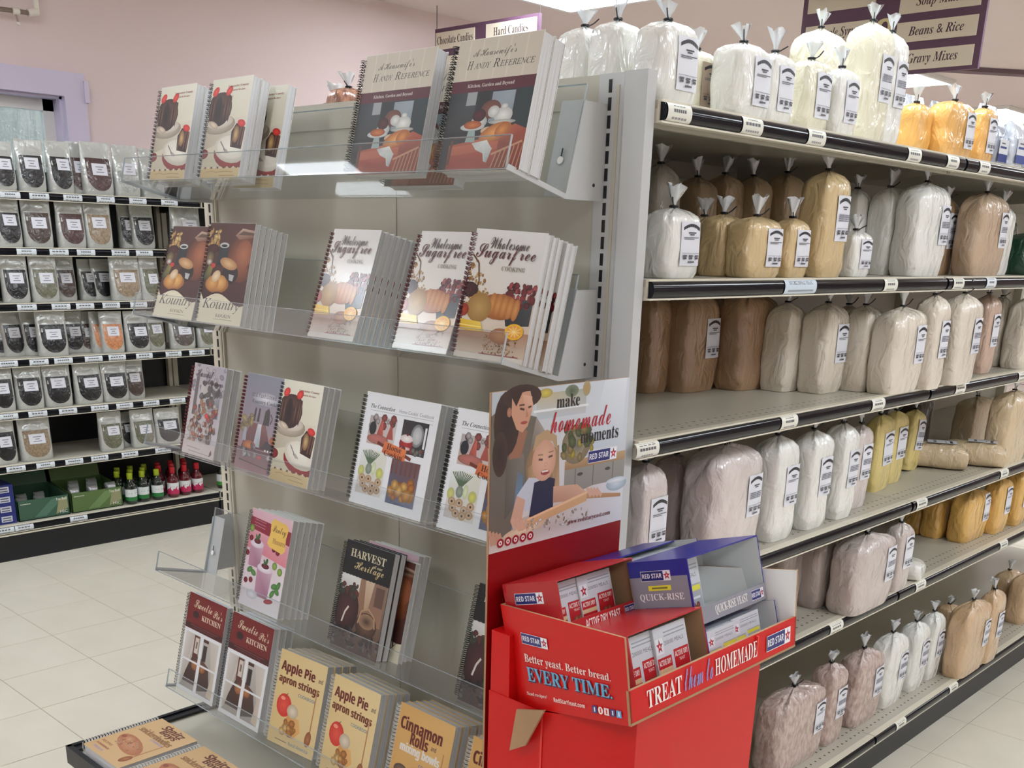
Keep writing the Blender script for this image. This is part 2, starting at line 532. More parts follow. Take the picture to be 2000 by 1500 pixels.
def cov_kountry(a):
    a.rect(0, 0, 1, 1, [(52, 22, 20), (60, 30, 28), (92, 56, 48), (76, 42, 36)])
    a.ell(.82, .66, .32, .24, (164, 96, 62), (96, 52, 34))
    a.ell(.84, .70, .18, .14, (176, 108, 72), (140, 80, 54))
    a.put([(.60, .88), (.74, .95), (1, .93), (1, .86), (.70, .84)], [(150, 116, 96), (190, 162, 144), (176, 146, 128), (120, 76, 58), (140, 100, 80)])
    a.put([(.66, .885), (.76, .925), (1, .905), (1, .885)], (96, 72, 58))
    a.scatter(.02, .72, .26, .92, 26, .045, [(222, 178, 106), (236, 200, 130), (206, 158, 88)], seed=3, ry=.02)
    a.ell(.14, .74, .14, .05, (84, 30, 30), (50, 18, 20))
    a.put([(.26, .58), (.50, .58), (.48, .78), (.30, .78)], [(30, 38, 40), (20, 26, 28), (44, 54, 56), (30, 38, 42)])
    a.ell(.39, .78, .105, .028, (222, 224, 218), (180, 184, 180))
    a.ell(.39, .776, .07, .014, (30, 32, 32))
    a.ell(.10, .65, .10, .07, (140, 128, 80), (60, 44, 34))
    a.ell(.10, .61, .07, .035, (216, 216, 206), (120, 70, 60))
    a.ell(.60, .50, .18, .10, (26, 18, 18), (44, 28, 26))
    a.ell(.54, .60, .20, .055, (222, 182, 132), (170, 122, 78), rot=-.18)
    a.put([(.58, .50), (.70, .49), (.68, .43), (.60, .44)], (176, 178, 178))
    a.put([(0, .44), (.10, .58), (.20, .56), (.14, .40)], [(40, 64, 44), (104, 112, 62), (150, 130, 70), (56, 60, 40)])
    a.ell(.20, .575, .05, .025, (196, 60, 44))
    a.ell(.34, .39, .27, .09, (214, 158, 88), (150, 92, 44))
    a.ell(.42, .41, .13, .075, (228, 178, 104), (186, 128, 66))
    a.ell(.24, .40, .14, .075, (222, 168, 96), (176, 118, 60))
    a.ell(.30, .47, .10, .055, (232, 214, 186), (200, 168, 122), rot=.4)
    P = [(0, 0), (1, 0), (1, .20)] + [(1 - t / 12, .245 + .055 * math.cos(t / 12 * 2 * PI * .95 - 3.6)) for t in range(1, 12)] + [(0, .30)]
    a.poly(P, (220, 212, 186))
    a.line([(1, .215)] + [(1 - t / 12, .257 + .055 * math.cos(t / 12 * 2 * PI * .95 - 3.6)) for t in range(1, 12)] + [(0, .312)], .018, (62, 28, 26))
    a.text('Kountry', .08, .115, .84, .13, (60, 60, 58), 'italic')
    a.text('KOOKIN', .42, .065, .34, .034, (128, 116, 100), 'serif')
    a.line([(.38, .045), (.80, .045)], .006, (150, 140, 120))

def cov_sugar(a):
    a.rect(0, 0, 1, 1, [(214, 196, 172), (206, 180, 152), (222, 218, 214), (226, 224, 220)])
    a.rect(0, .52, 1, 1, [(218, 210, 200), (214, 210, 206), (218, 216, 214), (226, 224, 222)])
    a.scatter(0, .42, .36, .76, 70, .022, [(196, 150, 78), (214, 176, 104), (168, 118, 60)], seed=5, ry=.011, inside=lambda x, y: x < .40 - (y - .42) * .8)
    a.line([(.02, .80), (.12, .74), (.17, .60), (.14, .48)], .02, (96, 62, 34))
    a.ell(.06, .53, .12, .06, (70, 26, 28), (42, 20, 20))
    a.put([(.56, .48), (.98, .50), (.98, .30), (.66, .28)], [(44, 50, 56), (60, 66, 72), (52, 58, 62), (34, 38, 42)])
    a.scatter(.56, .42, .98, .60, 40, .05, [(122, 26, 36), (160, 44, 50), (92, 18, 28), (176, 70, 72)], seed=6, ry=.024)
    a.ell(.52, .42, .30, .10, (196, 128, 66), (150, 86, 40))
    for k in range(5):
        a.ell(.42 + k * .085, .44 - k * .008, .05, .085, (206, 144, 78), (172, 106, 52), rot=-.1)
    a.ell(.24, .40, .18, .115, (186, 150, 88), (152, 112, 58))
    a.ell(.02, .37, .08, .05, (178, 66, 34), (136, 40, 26))
    a.put([(0, .30), (.30, .29), (.36, .215), (.30, .20), (0, .22)], [(226, 184, 50), (236, 204, 84), (214, 170, 44), (222, 182, 58), (206, 158, 40)])
    a.line([(.0, .255), (.32, .25)], .012, (248, 226, 130))
    a.put([(0, .21), (1, .24), (1, .0), (0, .0)], [(150, 112, 88), (170, 128, 100), (214, 198, 180), (216, 206, 192)])
    a.scatter(.40, .05, .86, .20, 120, .012, [(190, 140, 96), (206, 160, 116), (150, 104, 70)], seed=8, ry=.006)
    a.ell(.62, .20, .16, .06, (176, 122, 80), (150, 100, 66))
    a.ell(.80, .245, .13, .062, (246, 206, 60), (232, 176, 30))
    a.ell(.80, .245, .105, .049, (244, 196, 92), (226, 150, 46))
    for k in range(5):
        t = k * PI / 5
        a.line([(.80 - .1 * math.cos(t), .245 - .046 * math.sin(t)), (.80 + .1 * math.cos(t), .245 + .046 * math.sin(t))], .006, (250, 222, 150))
    a.rect(0, 0, 1, .045, (214, 206, 196))
    a.line([(.36, .05), (.92, .055)], .008, (150, 70, 80))
    a.text('Wholesome', .24, .855, .55, .09, (74, 60, 60), 'script')
    a.text('Sugarfree', .06, .735, .84, .155, (86, 36, 40), 'script')
    a.text('COOKING', .46, .695, .33, .034, (140, 130, 116), 'serif')

def cov_harvestb(a):
    a.rect(0, 0, 1, 1, [(196, 188, 186), (186, 182, 186), (160, 158, 172), (178, 172, 178)])
    a.scatter(.05, .72, .98, .99, 22, .07, [(196, 186, 192), (146, 138, 154), (176, 170, 186)], seed=11, ry=.03)
    a.put([(.12, .44), (.22, .44), (.22, .86), (.12, .86)], (84, 80, 82))
    a.rect(.30, .44, .92, .80, [(176, 176, 174), (66, 92, 110), (150, 146, 150), (186, 182, 182)])
    a.scatter(.34, .60, .92, .82, 30, .06, [(40, 46, 44), (64, 72, 68), (90, 96, 96), (124, 120, 120)], seed=12, ry=.03)
    a.scatter(.16, .28, .88, .60, 60, .055, [(150, 60, 48), (120, 84, 62), (176, 120, 80), (60, 60, 66), (200, 186, 176), (170, 44, 44)], seed=13, ry=.028)
    a.scatter(.08, .14, .8, .34, 40, .055, [(196, 180, 170), (160, 130, 108), (110, 92, 84), (206, 120, 90)], seed=14, ry=.026)
    a.rect(0, .0, 1, .15, (204, 192, 190))
    a.ell(.6, .45, .06, .03, (214, 40, 40), (180, 26, 30))
    a.text('Harvest', .10, .86, .52, .085, (60, 48, 50), 'script')
    a.text('Blessings', .44, .765, .52, .085, (60, 48, 50), 'script')
    a.line([(.14, .085), (.55, .075)], .012, (140, 116, 116))
    a.line([(.2, .04), (.9, .03)], .012, (150, 128, 128))
    a.put([(.84, .02), (.93, .05), (.9, .10), (.86, .07)], (92, 70, 62))

def cov_oldf(a):
    a.rect(0, 0, 1, 1, [(150, 120, 122), (158, 130, 134), (128, 134, 150), (112, 120, 138)])
    a.ell(.56, .76, .34, .07, (214, 214, 222), (140, 144, 158))
    a.text('Old Fashioned', .18, .77, .62, .045, (60, 56, 62), 'mono')
    a.text('Country Cookin', .22, .695, .66, .05, (44, 40, 46), 'serif')
    a.put([(.26, .50), (.64, .50), (.86, .24), (.10, .24)], [(110, 66, 66), (120, 74, 72), (84, 50, 52), (92, 56, 58)])
    a.put([(.44, .50), (.54, .50), (.56, .26), (.40, .26)], [(186, 190, 200), (206, 208, 214), (150, 156, 166), (170, 176, 186)])
    a.put([(.30, .52), (.36, .52), (.36, .66), (.32, .66)], (24, 24, 30))
    a.put([(.40, .52), (.46, .52), (.46, .66), (.42, .66)], (24, 24, 30))
    a.put([(.56, .50), (.72, .50), (.70, .64), (.66, .68), (.58, .64)], (28, 28, 34))
    a.line([(.72, .62), (.78, .58), (.74, .52)], .02, (28, 28, 34))
    a.scatter(.04, .42, .28, .58, 20, .06, [(146, 130, 84), (120, 106, 66), (176, 158, 100)], seed=21, ry=.024)
    a.put([(.10, .30), (.20, .30), (.18, .44), (.12, .44)], (150, 156, 168))
    a.ell(.30, .26, .17, .055, (196, 120, 64), (130, 72, 46))
    a.ell(.88, .36, .09, .045, (206, 124, 56), (140, 72, 36))
    a.rect(0, 0, 1, .23, [(140, 100, 104), (132, 96, 102), (96, 74, 80), (104, 80, 86)])
    a.put([(.58, .26), (.98, .22), (.98, .30), (.70, .34)], (54, 46, 50))
    for k in range(4):
        a.ell(.72 + k * .07, .245, .022, .011, (200, 200, 200))
    a.scatter(.06, .14, .5, .26, 16, .05, [(96, 92, 98), (140, 136, 140), (176, 170, 172)], seed=22, ry=.02)
    a.ell(.60, .16, .07, .022, (190, 70, 76), (150, 60, 66))
    a.ell(.84, .18, .06, .03, (186, 178, 184), (140, 130, 136))
    a.line([(.10, .10), (.86, .06)], .012, (54, 44, 48))

def cov_conn(a):
    a.rect(0, 0, 1, 1, (228, 230, 234))
    a.text('The Connection', .08, .865, .34, .038, (30, 30, 34), 'bolditalic')
    a.text("Home Cookin' Cookbook", .48, .865, .46, .032, (128, 130, 136), 'sans')
    a.line([(.08, .845), (.94, .85)], .003, (140, 140, 146))
    a.line([(.6, .815), (.94, .818)], .004, (170, 172, 178))
    def ph(x0, y0, x1, y1, c):
        a.rect(x0, y0, x1, y1, c)
    ph(.10, .55, .48, .80, [(190, 170, 166), (206, 196, 194), (196, 190, 190), (170, 160, 158)])
    a.scatter(.12, .70, .44, .80, 14, .035, [(90, 80, 84), (150, 70, 64), (180, 170, 170)], seed=31, ry=.03)
    a.ell(.16, .69, .05, .06, (22, 28, 34))
    a.put([(.22, .62), (.32, .62), (.29, .76), (.27, .79)], [(150, 54, 44), (186, 84, 70), (200, 100, 86), (150, 54, 44)])
    a.put([(.36, .62), (.46, .62), (.43, .72), (.40, .74)], (168, 78, 66))
    a.ell(.25, .60, .15, .045, (206, 150, 140), (140, 90, 74))
    a.ell(.25, .605, .125, .032, (190, 110, 104), (170, 100, 90))
    a.ell(.41, .575, .06, .025, (230, 216, 196), (190, 170, 150))
    ph(.56, .53, .90, .82, [(56, 44, 46), (50, 48, 52), (34, 30, 34), (46, 36, 38)])
    a.ell(.77, .70, .085, .10, (190, 192, 194), (110, 112, 116))
    a.ell(.77, .70, .06, .075, (200, 200, 200), (170, 172, 174))
    a.rect(.86, .60, .885, .78, (226, 228, 230))
    a.ell(.64, .615, .09, .06, (176, 36, 36), (130, 20, 24))
    a.ell(.64, .66, .085, .035, (236, 234, 232), (206, 190, 190))
    a.ell(.645, .695, .015, .012, (110, 10, 20))
    a.ell(.65, .575, .07, .015, (236, 226, 224), (180, 120, 116))
    a.scatter(.60, .54, .86, .58, 12, .025, [(120, 122, 112), (150, 50, 46), (70, 70, 66)], seed=32)
    ph(.06, .10, .42, .50, [(196, 190, 188), (214, 210, 204), (218, 220, 206), (226, 230, 228)])
    for k in range(12):
        a.line([(.20, .36), (.08 + k * .022, .50 - abs(k - 5) * .004)], .010, [(70, 92, 70), (96, 116, 88)][k % 2])
    a.ell(.20, .33, .045, .05, (150, 160, 146), (116, 128, 116))
    a.ell(.10, .30, .045, .05, (206, 206, 120), (176, 180, 110))
    a.ell(.36, .31, .05, .05, (214, 214, 96), (176, 180, 110))
    a.ell(.27, .34, .03, .06, (220, 226, 190), (190, 200, 160))
    for x, y in [(.15, .19), (.22, .24), (.29, .19), (.36, .23), (.20, .15), (.28, .14), (.36, .16), (.13, .24)]:
        a.ell(x, y, .046, .036, (214, 190, 160), (166, 136, 104))
        a.ell(x, y, .013, .011, (60, 44, 36))
    ph(.50, .08, .88, .47, [(80, 92, 120), (110, 116, 140), (110, 70, 66), (96, 76, 86)])
    for k in range(6):
        a.rect(.50 + k * .063, .34, .53 + k * .063, .47, (104, 64, 58))
    a.scatter(.54, .12, .84, .30, 22, .055, [(214, 150, 60), (226, 176, 96), (190, 116, 44)], seed=33, ry=.045)
    a.put([(.34, .50), (.66, .46), (.67, .56), (.36, .60)], [(196, 96, 46), (206, 108, 54), (226, 128, 70), (214, 116, 62)])
    a.line([(.26, .575), (.35, .555)], .03, (110, 44, 26))
    a.line([(.66, .51), (.74, .49)], .03, (110, 44, 26))
    a.text('Home', .40, .535, .20, .05, (54, 20, 12), 'serif', rot=-.06)
    a.text("Cookin'", .37, .478, .27, .05, (54, 20, 12), 'serif', rot=-.06)

def cov_pantry(a):
    a.rect(0, 0, 1, 1, [(214, 208, 214), (224, 222, 226), (216, 186, 196), (206, 170, 182)])
    a.put([(0, .60), (1, .52), (1, 1), (0, 1)], [(206, 120, 134), (216, 130, 144), (222, 190, 200), (216, 176, 190)])
    a.put([(0, .80), (1, .74), (1, .88), (0, .92)], (140, 34, 56))
    for k in range(3):
        a.line([(.10, .90 - k * .03), (.38, .885 - k * .03)], .006, (206, 160, 172))
    def glass(cx, cy, r, h):
        a.put([(cx - r, cy), (cx + r, cy), (cx + r * .82, cy - h), (cx - r * .82, cy - h)], [(186, 140, 160), (206, 172, 190), (150, 104, 128), (176, 130, 152)])
        a.ell(cx, cy, r, .045, (240, 232, 238), (206, 190, 204))
        a.ell(cx, cy + .025, r * .5, .028, (130, 24, 40), (60, 16, 28))
        a.ell(cx + .02, cy + .075, .03, .035, (66, 110, 52), (44, 80, 40), rot=-.3)
        a.ell(cx - .03, cy + .06, .02, .035, (76, 124, 58), (44, 80, 40), rot=.5)
    glass(.24, .66, .17, .24)
    glass(.52, .44, .19, .30)
    for x, y in [(.04, .54), (.10, .26), (.22, .28), (.76, .64), (.66, .66), (.08, .70)]:
        a.ell(x, y, .05, .03, (146, 26, 44), (90, 14, 28))
    for x, y in [(.74, .50), (.88, .46), (.06, .80)]:
        a.ell(x, y, .06, .04, (150, 180, 84), (96, 130, 50))
    for x, y, r in [(.16, .38, .4), (.26, .36, -.3), (.80, .30, .3), (.88, .26, -.5), (.78, .22, .9), (.90, .32, 1.1)]:
        a.ell(x, y, .07, .03, (96, 150, 76), (60, 110, 52), rot=r)
    a.ell(.72, .13, .11, .025, (176, 30, 60), (140, 20, 44), rot=.2)
    a.ell(.30, .14, .14, .05, (226, 226, 232), (186, 186, 196))
    a.poly([(.48, .70), (.54, .67), (.86, .64), (.92, .68), (.90, .80), (.93, .90), (.86, .94), (.56, .96), (.50, .92), (.52, .82)], (232, 192, 96))
    a.text('Pantry', .56, .80, .32, .10, (84, 44, 40), 'script')
    a.text('Pleasures', .60, .715, .30, .055, (150, 100, 60), 'serif')

def cov_herit(a):
    a.rect(0, 0, 1, 1, [(60, 44, 40), (84, 58, 46), (150, 130, 112), (190, 188, 184)])
    a.rect(0, .52, .42, .72, [(176, 176, 172), (190, 188, 184), (226, 226, 222), (214, 214, 212)])
    a.rect(.42, .30, .96, .72, [(138, 100, 76), (150, 112, 90), (126, 104, 92), (150, 116, 92)])
    a.put([(.52, .72), (.72, .72), (.66, .42), (.58, .42)], [(196, 176, 150), (206, 186, 162), (170, 140, 112), (180, 150, 120)])
    a.rect(.76, .48, .94, .66, (96, 70, 62))
    a.ell(.22, .36, .26, .22, (76, 42, 42), (44, 26, 28))
    a.scatter(.02, .50, .42, .62, 26, .05, [(60, 70, 56), (110, 50, 46), (84, 60, 50)], seed=41, ry=.024)
    a.line([(.16, .24), (.20, .34), (.26, .40)], .03, (206, 198, 190))
    a.ell(.68, .28, .22, .12, (110, 82, 64), (64, 44, 36))
    a.ell(.68, .32, .17, .07, (60, 36, 34), (150, 120, 92))
    a.line([(.5, .28), (.54, .40), (.68, .44), (.82, .38), (.86, .28)], .025, (170, 140, 108))
    a.scatter(0, .03, 1, .2, 60, .05, [(34, 34, 38), (70, 66, 66), (110, 104, 100), (50, 40, 38)], seed=42, ry=.02)
    a.rect(0, .70, 1, 1, (14, 17, 22))
    for k in range(14):
        a.ell(.035 + k * .072, .70, .04, .012, (14, 17, 22))
    a.text('HARVEST', .12, .86, .74, .075, (206, 200, 168), 'serif')
    a.text('of our', .62, .815, .20, .028, (196, 188, 150), 'serif')
    a.text('Heritage', .24, .725, .62, .11, (196, 180, 130), 'script')

def cov_sweet(a):
    a.rect(0, 0, 1, 1, (214, 214, 214))
    a.rect(0, .64, 1, 1, [(108, 20, 22), (100, 18, 20), (122, 26, 28), (116, 24, 26)])
    a.rect(0, .645, 1, .70, (58, 14, 18))
    a.line([(.14, .685), (.88, .685)], .007, (150, 70, 66))
    a.line([(.2, .665), (.8, .665)], .007, (130, 60, 56))
    a.text('Sweetie', .16, .865, .48, .085, (222, 204, 176), 'script')
    a.text("Pie's", .68, .845, .24, .085, (222, 204, 176), 'script')
    a.text('KITCHEN', .40, .765, .50, .052, (224, 210, 186), 'serif')
    a.ell(.24, .80, .085, .035, (44, 18, 22), (52, 18, 22))
    a.line([(.18, .77), (.30, .77)], .012, (44, 18, 22))
    for x0, x1 in ((.06, .46), (.54, .94)):
        a.rect(x0, .04, x1, .62, [(148, 142, 136), (160, 152, 146), (186, 182, 176), (180, 176, 170)])
    a.put([(.10, .10), (.46, .10), (.46, .40), (.34, .42)], [(46, 28, 30), (64, 40, 38), (90, 60, 50), (70, 48, 44)])
    a.put([(.54, .06), (.86, .12), (.76, .34), (.54, .40)], [(54, 44, 40), (60, 52, 46), (84, 56, 48), (96, 62, 50)])
    a.rect(.30, .38, .44, .60, (92, 44, 38))
    a.rect(.33, .42, .43, .58, (206, 196, 184))
    a.rect(.36, .47, .40, .54, (110, 100, 90))
    a.ell(.40, .30, .09, .05, (176, 116, 70), (130, 80, 50))
    a.ell(.60, .30, .09, .045, (186, 124, 72), (120, 70, 44))
    a.rect(.56, .38, .66, .54, (44, 36, 38))
    a.rect(.54, .57, .68, .60, (70, 34, 32))
    a.put([(.06, .04), (.12, .08), (.30, .46), (.28, .62), (.06, .62)], [(196, 190, 182), (180, 172, 164), (206, 200, 192), (190, 184, 176), (210, 206, 200)])
    a.put([(.94, .04), (.80, .06), (.86, .26), (.70, .62), (.94, .62)], [(206, 190, 170), (196, 180, 160), (190, 180, 166), (196, 190, 182), (206, 202, 196)])
    for x0, x1 in ((0, .055), (.462, .538), (.945, 1)):
        a.rect(x0, .0, x1, .64, (226, 228, 230))
    a.rect(0, .605, 1, .64, (222, 224, 228))
    a.rect(0, 0, 1, .04, (218, 220, 224))
    a.rect(0, .315, 1, .335, (222, 224, 226))

def heavy(a, txt, x, y, w, h, c_):
    for dx in (-.006, 0, .006):
        a.text(txt, x + dx, y, w, h, c_, 'sansbold')

def spoon(a, x, y, s=1.0):
    a.put([(x - .012, y), (x + .012, y), (x + .02, y + .48 * s), (x - .0, y + .48 * s)], [(176, 116, 72), (186, 128, 84), (196, 140, 92), (186, 128, 80)])
    a.ell(x - .02, y - .05, .065, .085, (184, 122, 80), (142, 84, 52), rot=-.12)

def cov_apple(a):
    a.rect(0, 0, 1, 1, [(216, 188, 130), (226, 200, 146), (230, 206, 154), (222, 196, 140)])
    heavy(a, 'Apple Pie', .06, 0.755, .72, 0.143, (106, 34, 30))
    a.text('and', .86, .80, .09, .05, (90, 60, 60), 'sansbold', rot=PI / 2 * 0)
    heavy(a, 'apron strings', .05, 0.635, .86, 0.113, (110, 50, 34))
    a.text('COOKBOOK', .50, .575, .38, .035, (110, 136, 146), 'sansbold')
    a.ell(.24, .43, .16, .125, (226, 84, 66), (206, 52, 44))
    a.ell(.20, .50, .05, .02, (240, 150, 130))
    a.line([(.25, .53), (.29, .57)], .012, (90, 60, 40))
    a.put([(.22, .14), (.52, .12), (.66, .22), (.60, .34), (.36, .36)], [(206, 142, 74), (220, 160, 90), (230, 176, 106), (226, 178, 116), (214, 150, 84)])
    a.ell(.44, .40, .12, .075, (226, 216, 198), (190, 172, 142))
    a.scatter(.26, .14, .56, .28, 12, .06, [(226, 170, 96), (196, 130, 66), (236, 196, 130)], seed=51, ry=.035)
    spoon(a, .86, .24)
    a.line([(.16, .055), (.42, .055)], .012, (116, 100, 80))
    a.text('Rural America', .46, .04, .42, .04, (130, 150, 160), 'sansbold')

def cov_cinn(a):
    a.rect(0, 0, 1, 1, [(206, 158, 92), (214, 168, 100), (220, 178, 112), (212, 166, 98)])
    heavy(a, 'Cinnamon', .06, 0.775, .76, 0.123, (100, 34, 28))
    heavy(a, 'Rolls', .28, 0.665, .32, 0.118, (104, 40, 32))
    a.text('and', .66, .70, .09, .045, (90, 60, 60), 'sansbold')
    heavy(a, 'mixing bowls', .12, 0.555, .72, 0.113, (226, 220, 210))
    a.text('COOKBOOK', .50, .495, .38, .035, (106, 116, 150), 'sansbold')
    a.ell(.32, .34, .26, .10, (110, 88, 78), (70, 52, 46))
    a.ell(.20, .40, .13, .06, (130, 104, 92), (84, 64, 56))
    a.ell(.42, .41, .13, .055, (124, 98, 86), (76, 58, 50))
    a.ell(.30, .30, .20, .05, (60, 42, 36), (90, 70, 60))
    a.ell(.31, .20, .24, .09, (216, 212, 206), (176, 170, 166))
    spoon(a, .88, .24)

def cov_shnitz(a):
    a.rect(0, 0, 1, 1, [(206, 170, 122), (214, 180, 134), (222, 188, 142), (214, 178, 130)])
    heavy(a, 'Shnitz', .30, 0.85, .50, 0.118, (104, 54, 44))
    heavy(a, 'Boys', .40, 0.745, .38, 0.118, (108, 62, 50))
    heavy(a, 'snickerdoodles', .10, 0.645, .80, 0.103, (150, 108, 72))
    a.text('COOKBOOK', .52, .60, .32, .035, (150, 140, 190), 'sansbold')
    a.ell(.46, .38, .38, .13, (206, 150, 112), (180, 116, 84), rot=-.25)
    a.ell(.30, .44, .14, .08, (212, 160, 122), (176, 112, 82))
    a.scatter(.2, .28, .7, .46, 30, .03, [(180, 120, 84), (222, 176, 136)], seed=61, ry=.012)
    a.ell(.16, .44, .05, .03, (150, 84, 66))
    spoon(a, .84, .22)
    a.text('RECIPES', .06, .20, .26, .035, (160, 84, 66), 'sansbold')
    a.text('HOMEMADE', .06, .13, .34, .03, (160, 84, 66), 'sansbold')
    a.text('TREATS', .12, .06, .26, .035, (150, 140, 190), 'sansbold')

# ------------------------------------------------------------------ the room
X0, X1, Y0, Y1, H = -4.2, 5.5, -6.0, 12.0, 2.743
WALL = mat('pink_wall_paint', (232, 213, 211), rough=0.8, noise=(0.8, 0.10, (218, 200, 198)))
CEIL = mat('ceiling_paint', (228, 214, 208), rough=0.85, noise=(0.7, 0.10, (204, 190, 188)))
LILAC = mat('lilac_trim_paint', (214, 204, 226), rough=0.45)
TILE = mat('floor_tile', (226, 220, 204), rough=0.30, noise=(4.5, 0.22, (198, 188, 168)), coat=0.25, coat_rough=0.25)
GROUT = mat('tile_joint', (160, 152, 138), rough=0.9)
b = MB(); b.box(X0 - .1, Y0 - .1, -.1, X1 + .1, Y1 + .1, -.0022, GROUT)
floor = structure(b.build('floor'))
b = MB()                                      # one vinyl tile, 12 inches square, worn round its edges
g = .1512; e = .1504
b.face([(-e, -e, 0), (e, -e, 0), (e, e, 0), (-e, e, 0)], TILE)
for (xa, ya), (xb, yb) in (((-1, -1), (1, -1)), ((1, -1), (1, 1)), ((1, 1), (-1, 1)), ((-1, 1), (-1, -1))):
    b.face([(xa * g, ya * g, -.002), (xb * g, yb * g, -.002), (xb * e, yb * e, 0), (xa * e, ya * e, 0)], TILE)
tile_me = b.mesh('tile')
TX, TY = -2.38 + .1524, .035 + .1524
tiles = set()
for i in range(-6, 13):
    for j in range(-6, 19):
        x, y = TX + i * .3048, TY + j * .3048
        if (-3.9 < x < -1.3 and -1.3 < y < 2.5) or (-.2 < x < 1.3 and .1 < y < 4.6):
            link('tile', tile_me, floor, (x, y, 0)); tiles.add((i, j))
rest = MB()
for i in range(-7, 27):
    for j in range(-21, 40):
        x, y = TX + i * .3048, TY + j * .3048
        if (i, j) not in tiles and X0 < x - e and x + e < X1 and Y0 < y - e and y + e < Y1:
            rest.face([(x - e, y - e, 0), (x + e, y - e, 0), (x + e, y + e, 0), (x - e, y + e, 0)], TILE)
ro = rest.build('tile_field', floor); ro['kind'] = 'stuff'

def wall_with_holes(name, y0, y1, holes):
    """the x = X0 wall, cut round its windows"""
    m = MB()
    cuts = sorted(holes)
    y = y0
    for (a0, a1, z0, z1) in cuts:
        m.box(X0 - .16, y, 0, X0, a0, H, WALL)
        m.box(X0 - .16, a0, 0, X0, a1, z0, WALL)
        m.box(X0 - .16, a0, z1, X0, a1, H, WALL)
        y = a1
    m.box(X0 - .16, y, 0, X0, y1, H, WALL)
    return structure(m.build(name))
WIN = [(-3.68, -2.84, 1.55, 2.58), (-.35, .985, 1.50, 2.04)]
wall_with_holes('wall_left', Y0, Y1, WIN)
b = MB(); b.box(X1, Y0, 0, X1 + .1, Y1, H, WALL); structure(b.build('wall_right'))
b = MB(); b.box(X0, Y1, 0, X1, Y1 + .1, H, WALL); structure(b.build('wall_back'))
b = MB(); b.box(X0, Y0 - .1, 0, X1, Y0, H, WALL); structure(b.build('wall_front'))
b = MB(); b.box(X0 - .1, Y0 - .1, H, X1 + .1, Y1 + .1, H + .1, CEIL); structure(b.build('ceiling'))
GLASS = film('window_glass', (214, 226, 228), gloss=0.05, haze=0.12, rough=0.05)
SHEET = mat('plastic_sheeting', (212, 216, 208), rough=0.3, bump=(5, 0.8, 0.05), coat=0.6, stretch=(1, 2, .6))
for n, (a0, a1, z0, z1) in enumerate(WIN, 1):
    w = structure(thing('window_%d' % n, 'window', 'window')); del w['label']; del w['category']
    m = MB()                                   # lilac casing, proud of the wall, with a small drip edge
    cw = .105
    m.box(X0, a0 - cw, z1, X0 + .035, a1 + cw, z1 + cw, LILAC)
    m.box(X0, a0 - cw, z0 - cw, X0 + .035, a1 + cw, z0, LILAC)
    m.box(X0, a0 - cw, z0, X0 + .035, a0, z1, LILAC)
    m.box(X0, a1, z0, X0 + .035, a1 + cw, z1, LILAC)
    m.box(X0, a1 + cw - .01, z1 - .02, X0 + .045, a1 + cw + .012, z1 + cw - .03, LILAC)
    m.build('casing', w)
    m = MB()
    m.box(X0 - .16, a0, z0, X0, a0 + .012, z1, LILAC); m.box(X0 - .16, a1 - .012, z0, X0, a1, z1, LILAC)
    m.box(X0 - .16, a0, z1 - .012, X0, a1, z1, LILAC); m.box(X0 - .16, a0, z0, X0, a1, z0 + .012, LILAC)
    m.build('reveal', w)
    m = MB()
    SW = mat('sash_white', (226, 222, 218), rough=0.4)
    f = .05
    m.box(X0 - .11, a0 + .012, z0 + .012, X0 - .07, a1 - .012, z0 + .012 + f, SW)
    m.box(X0 - .11, a0 + .012, z1 - .012 - f, X0 - .07, a1 - .012, z1 - .012, SW)
    m.box(X0 - .11, a0 + .012, z0, X0 - .07, a0 + .012 + f, z1, SW)
    m.box(X0 - .11, a1 - .012 - f, z0, X0 - .07, a1 - .012, z1, SW)
    m.build('sash', w)
    m = MB(); m.box(X0 - .095, a0 + .05, z0 + .05, X0 - .09, a1 - .05, z1 - .05, GLASS); m.build('pane', w)
b = MB()
rows = []
for i in range(15):
    t = i / 14
    rows.append([(X0 - .42 + .06 * math.sin(3 * t + 5 * k / 10), -.6 + 1.9 * t, 1.35 + .62 * k / 10 * (1 - .06 * math.sin(6 * t))) for k in range(11)])
b.grid(rows, SHEET)
tag(b.build('plastic_sheeting', smooth=True), 'rumpled plastic sheeting outside the small window', 'sheeting')

# ceiling fixtures: recessed two-by-four-foot troffers
DIFF = mat('lit_diffuser', (238, 247, 255), rough=0.5, emit=LAMP)
TROF = mat('white_enamel', (236, 236, 232), rough=0.35)
def troffer(name, x, y, label, group=None):
    t = thing(name, label, 'ceiling light', (x, y, H), group=group)
    m = MB()
    for q in ((-.32, -.63, .32, -.60), (-.32, .60, .32, .63), (-.32, -.60, -.29, .60), (.29, -.60, .32, .60)):
        m.box(q[0], q[1], -.03, q[2], q[3], -.001, TROF)
    m.build('frame', t)
    m = MB(); m.box(-.29, -.60, -.024, .29, .60, -.004, DIFF); m.build('diffuser', t)
    return t
tp = troffer('ceiling_light', -3.11, 3.08, 'lit fluorescent panel above the candy aisle sign')
o = copy_tree(tp); o.location = (-3.02, 6.88, H); o['label'] = 'lit fluorescent panel far off behind the tall aisle sign'
for (x, y) in [(-2.5, -.3), (-.2, .9), (1.7, .9), (1.7, 3.6), (4.0, 1.5), (-.6, -2.4), (2.2, -2.2), (-3.35, -2.5), (4.0, 5.5), (1.4, 6.8), (-.4, 9.6), (4.2, -4.2), (-.4, 4.4), (-3.2, 9.8)]:
    o = copy_tree(tp); o.location = (x, y, H); o['label'] = 'lit fluorescent ceiling panel out of the picture'; o['group'] = 'ceiling panels over the aisles'

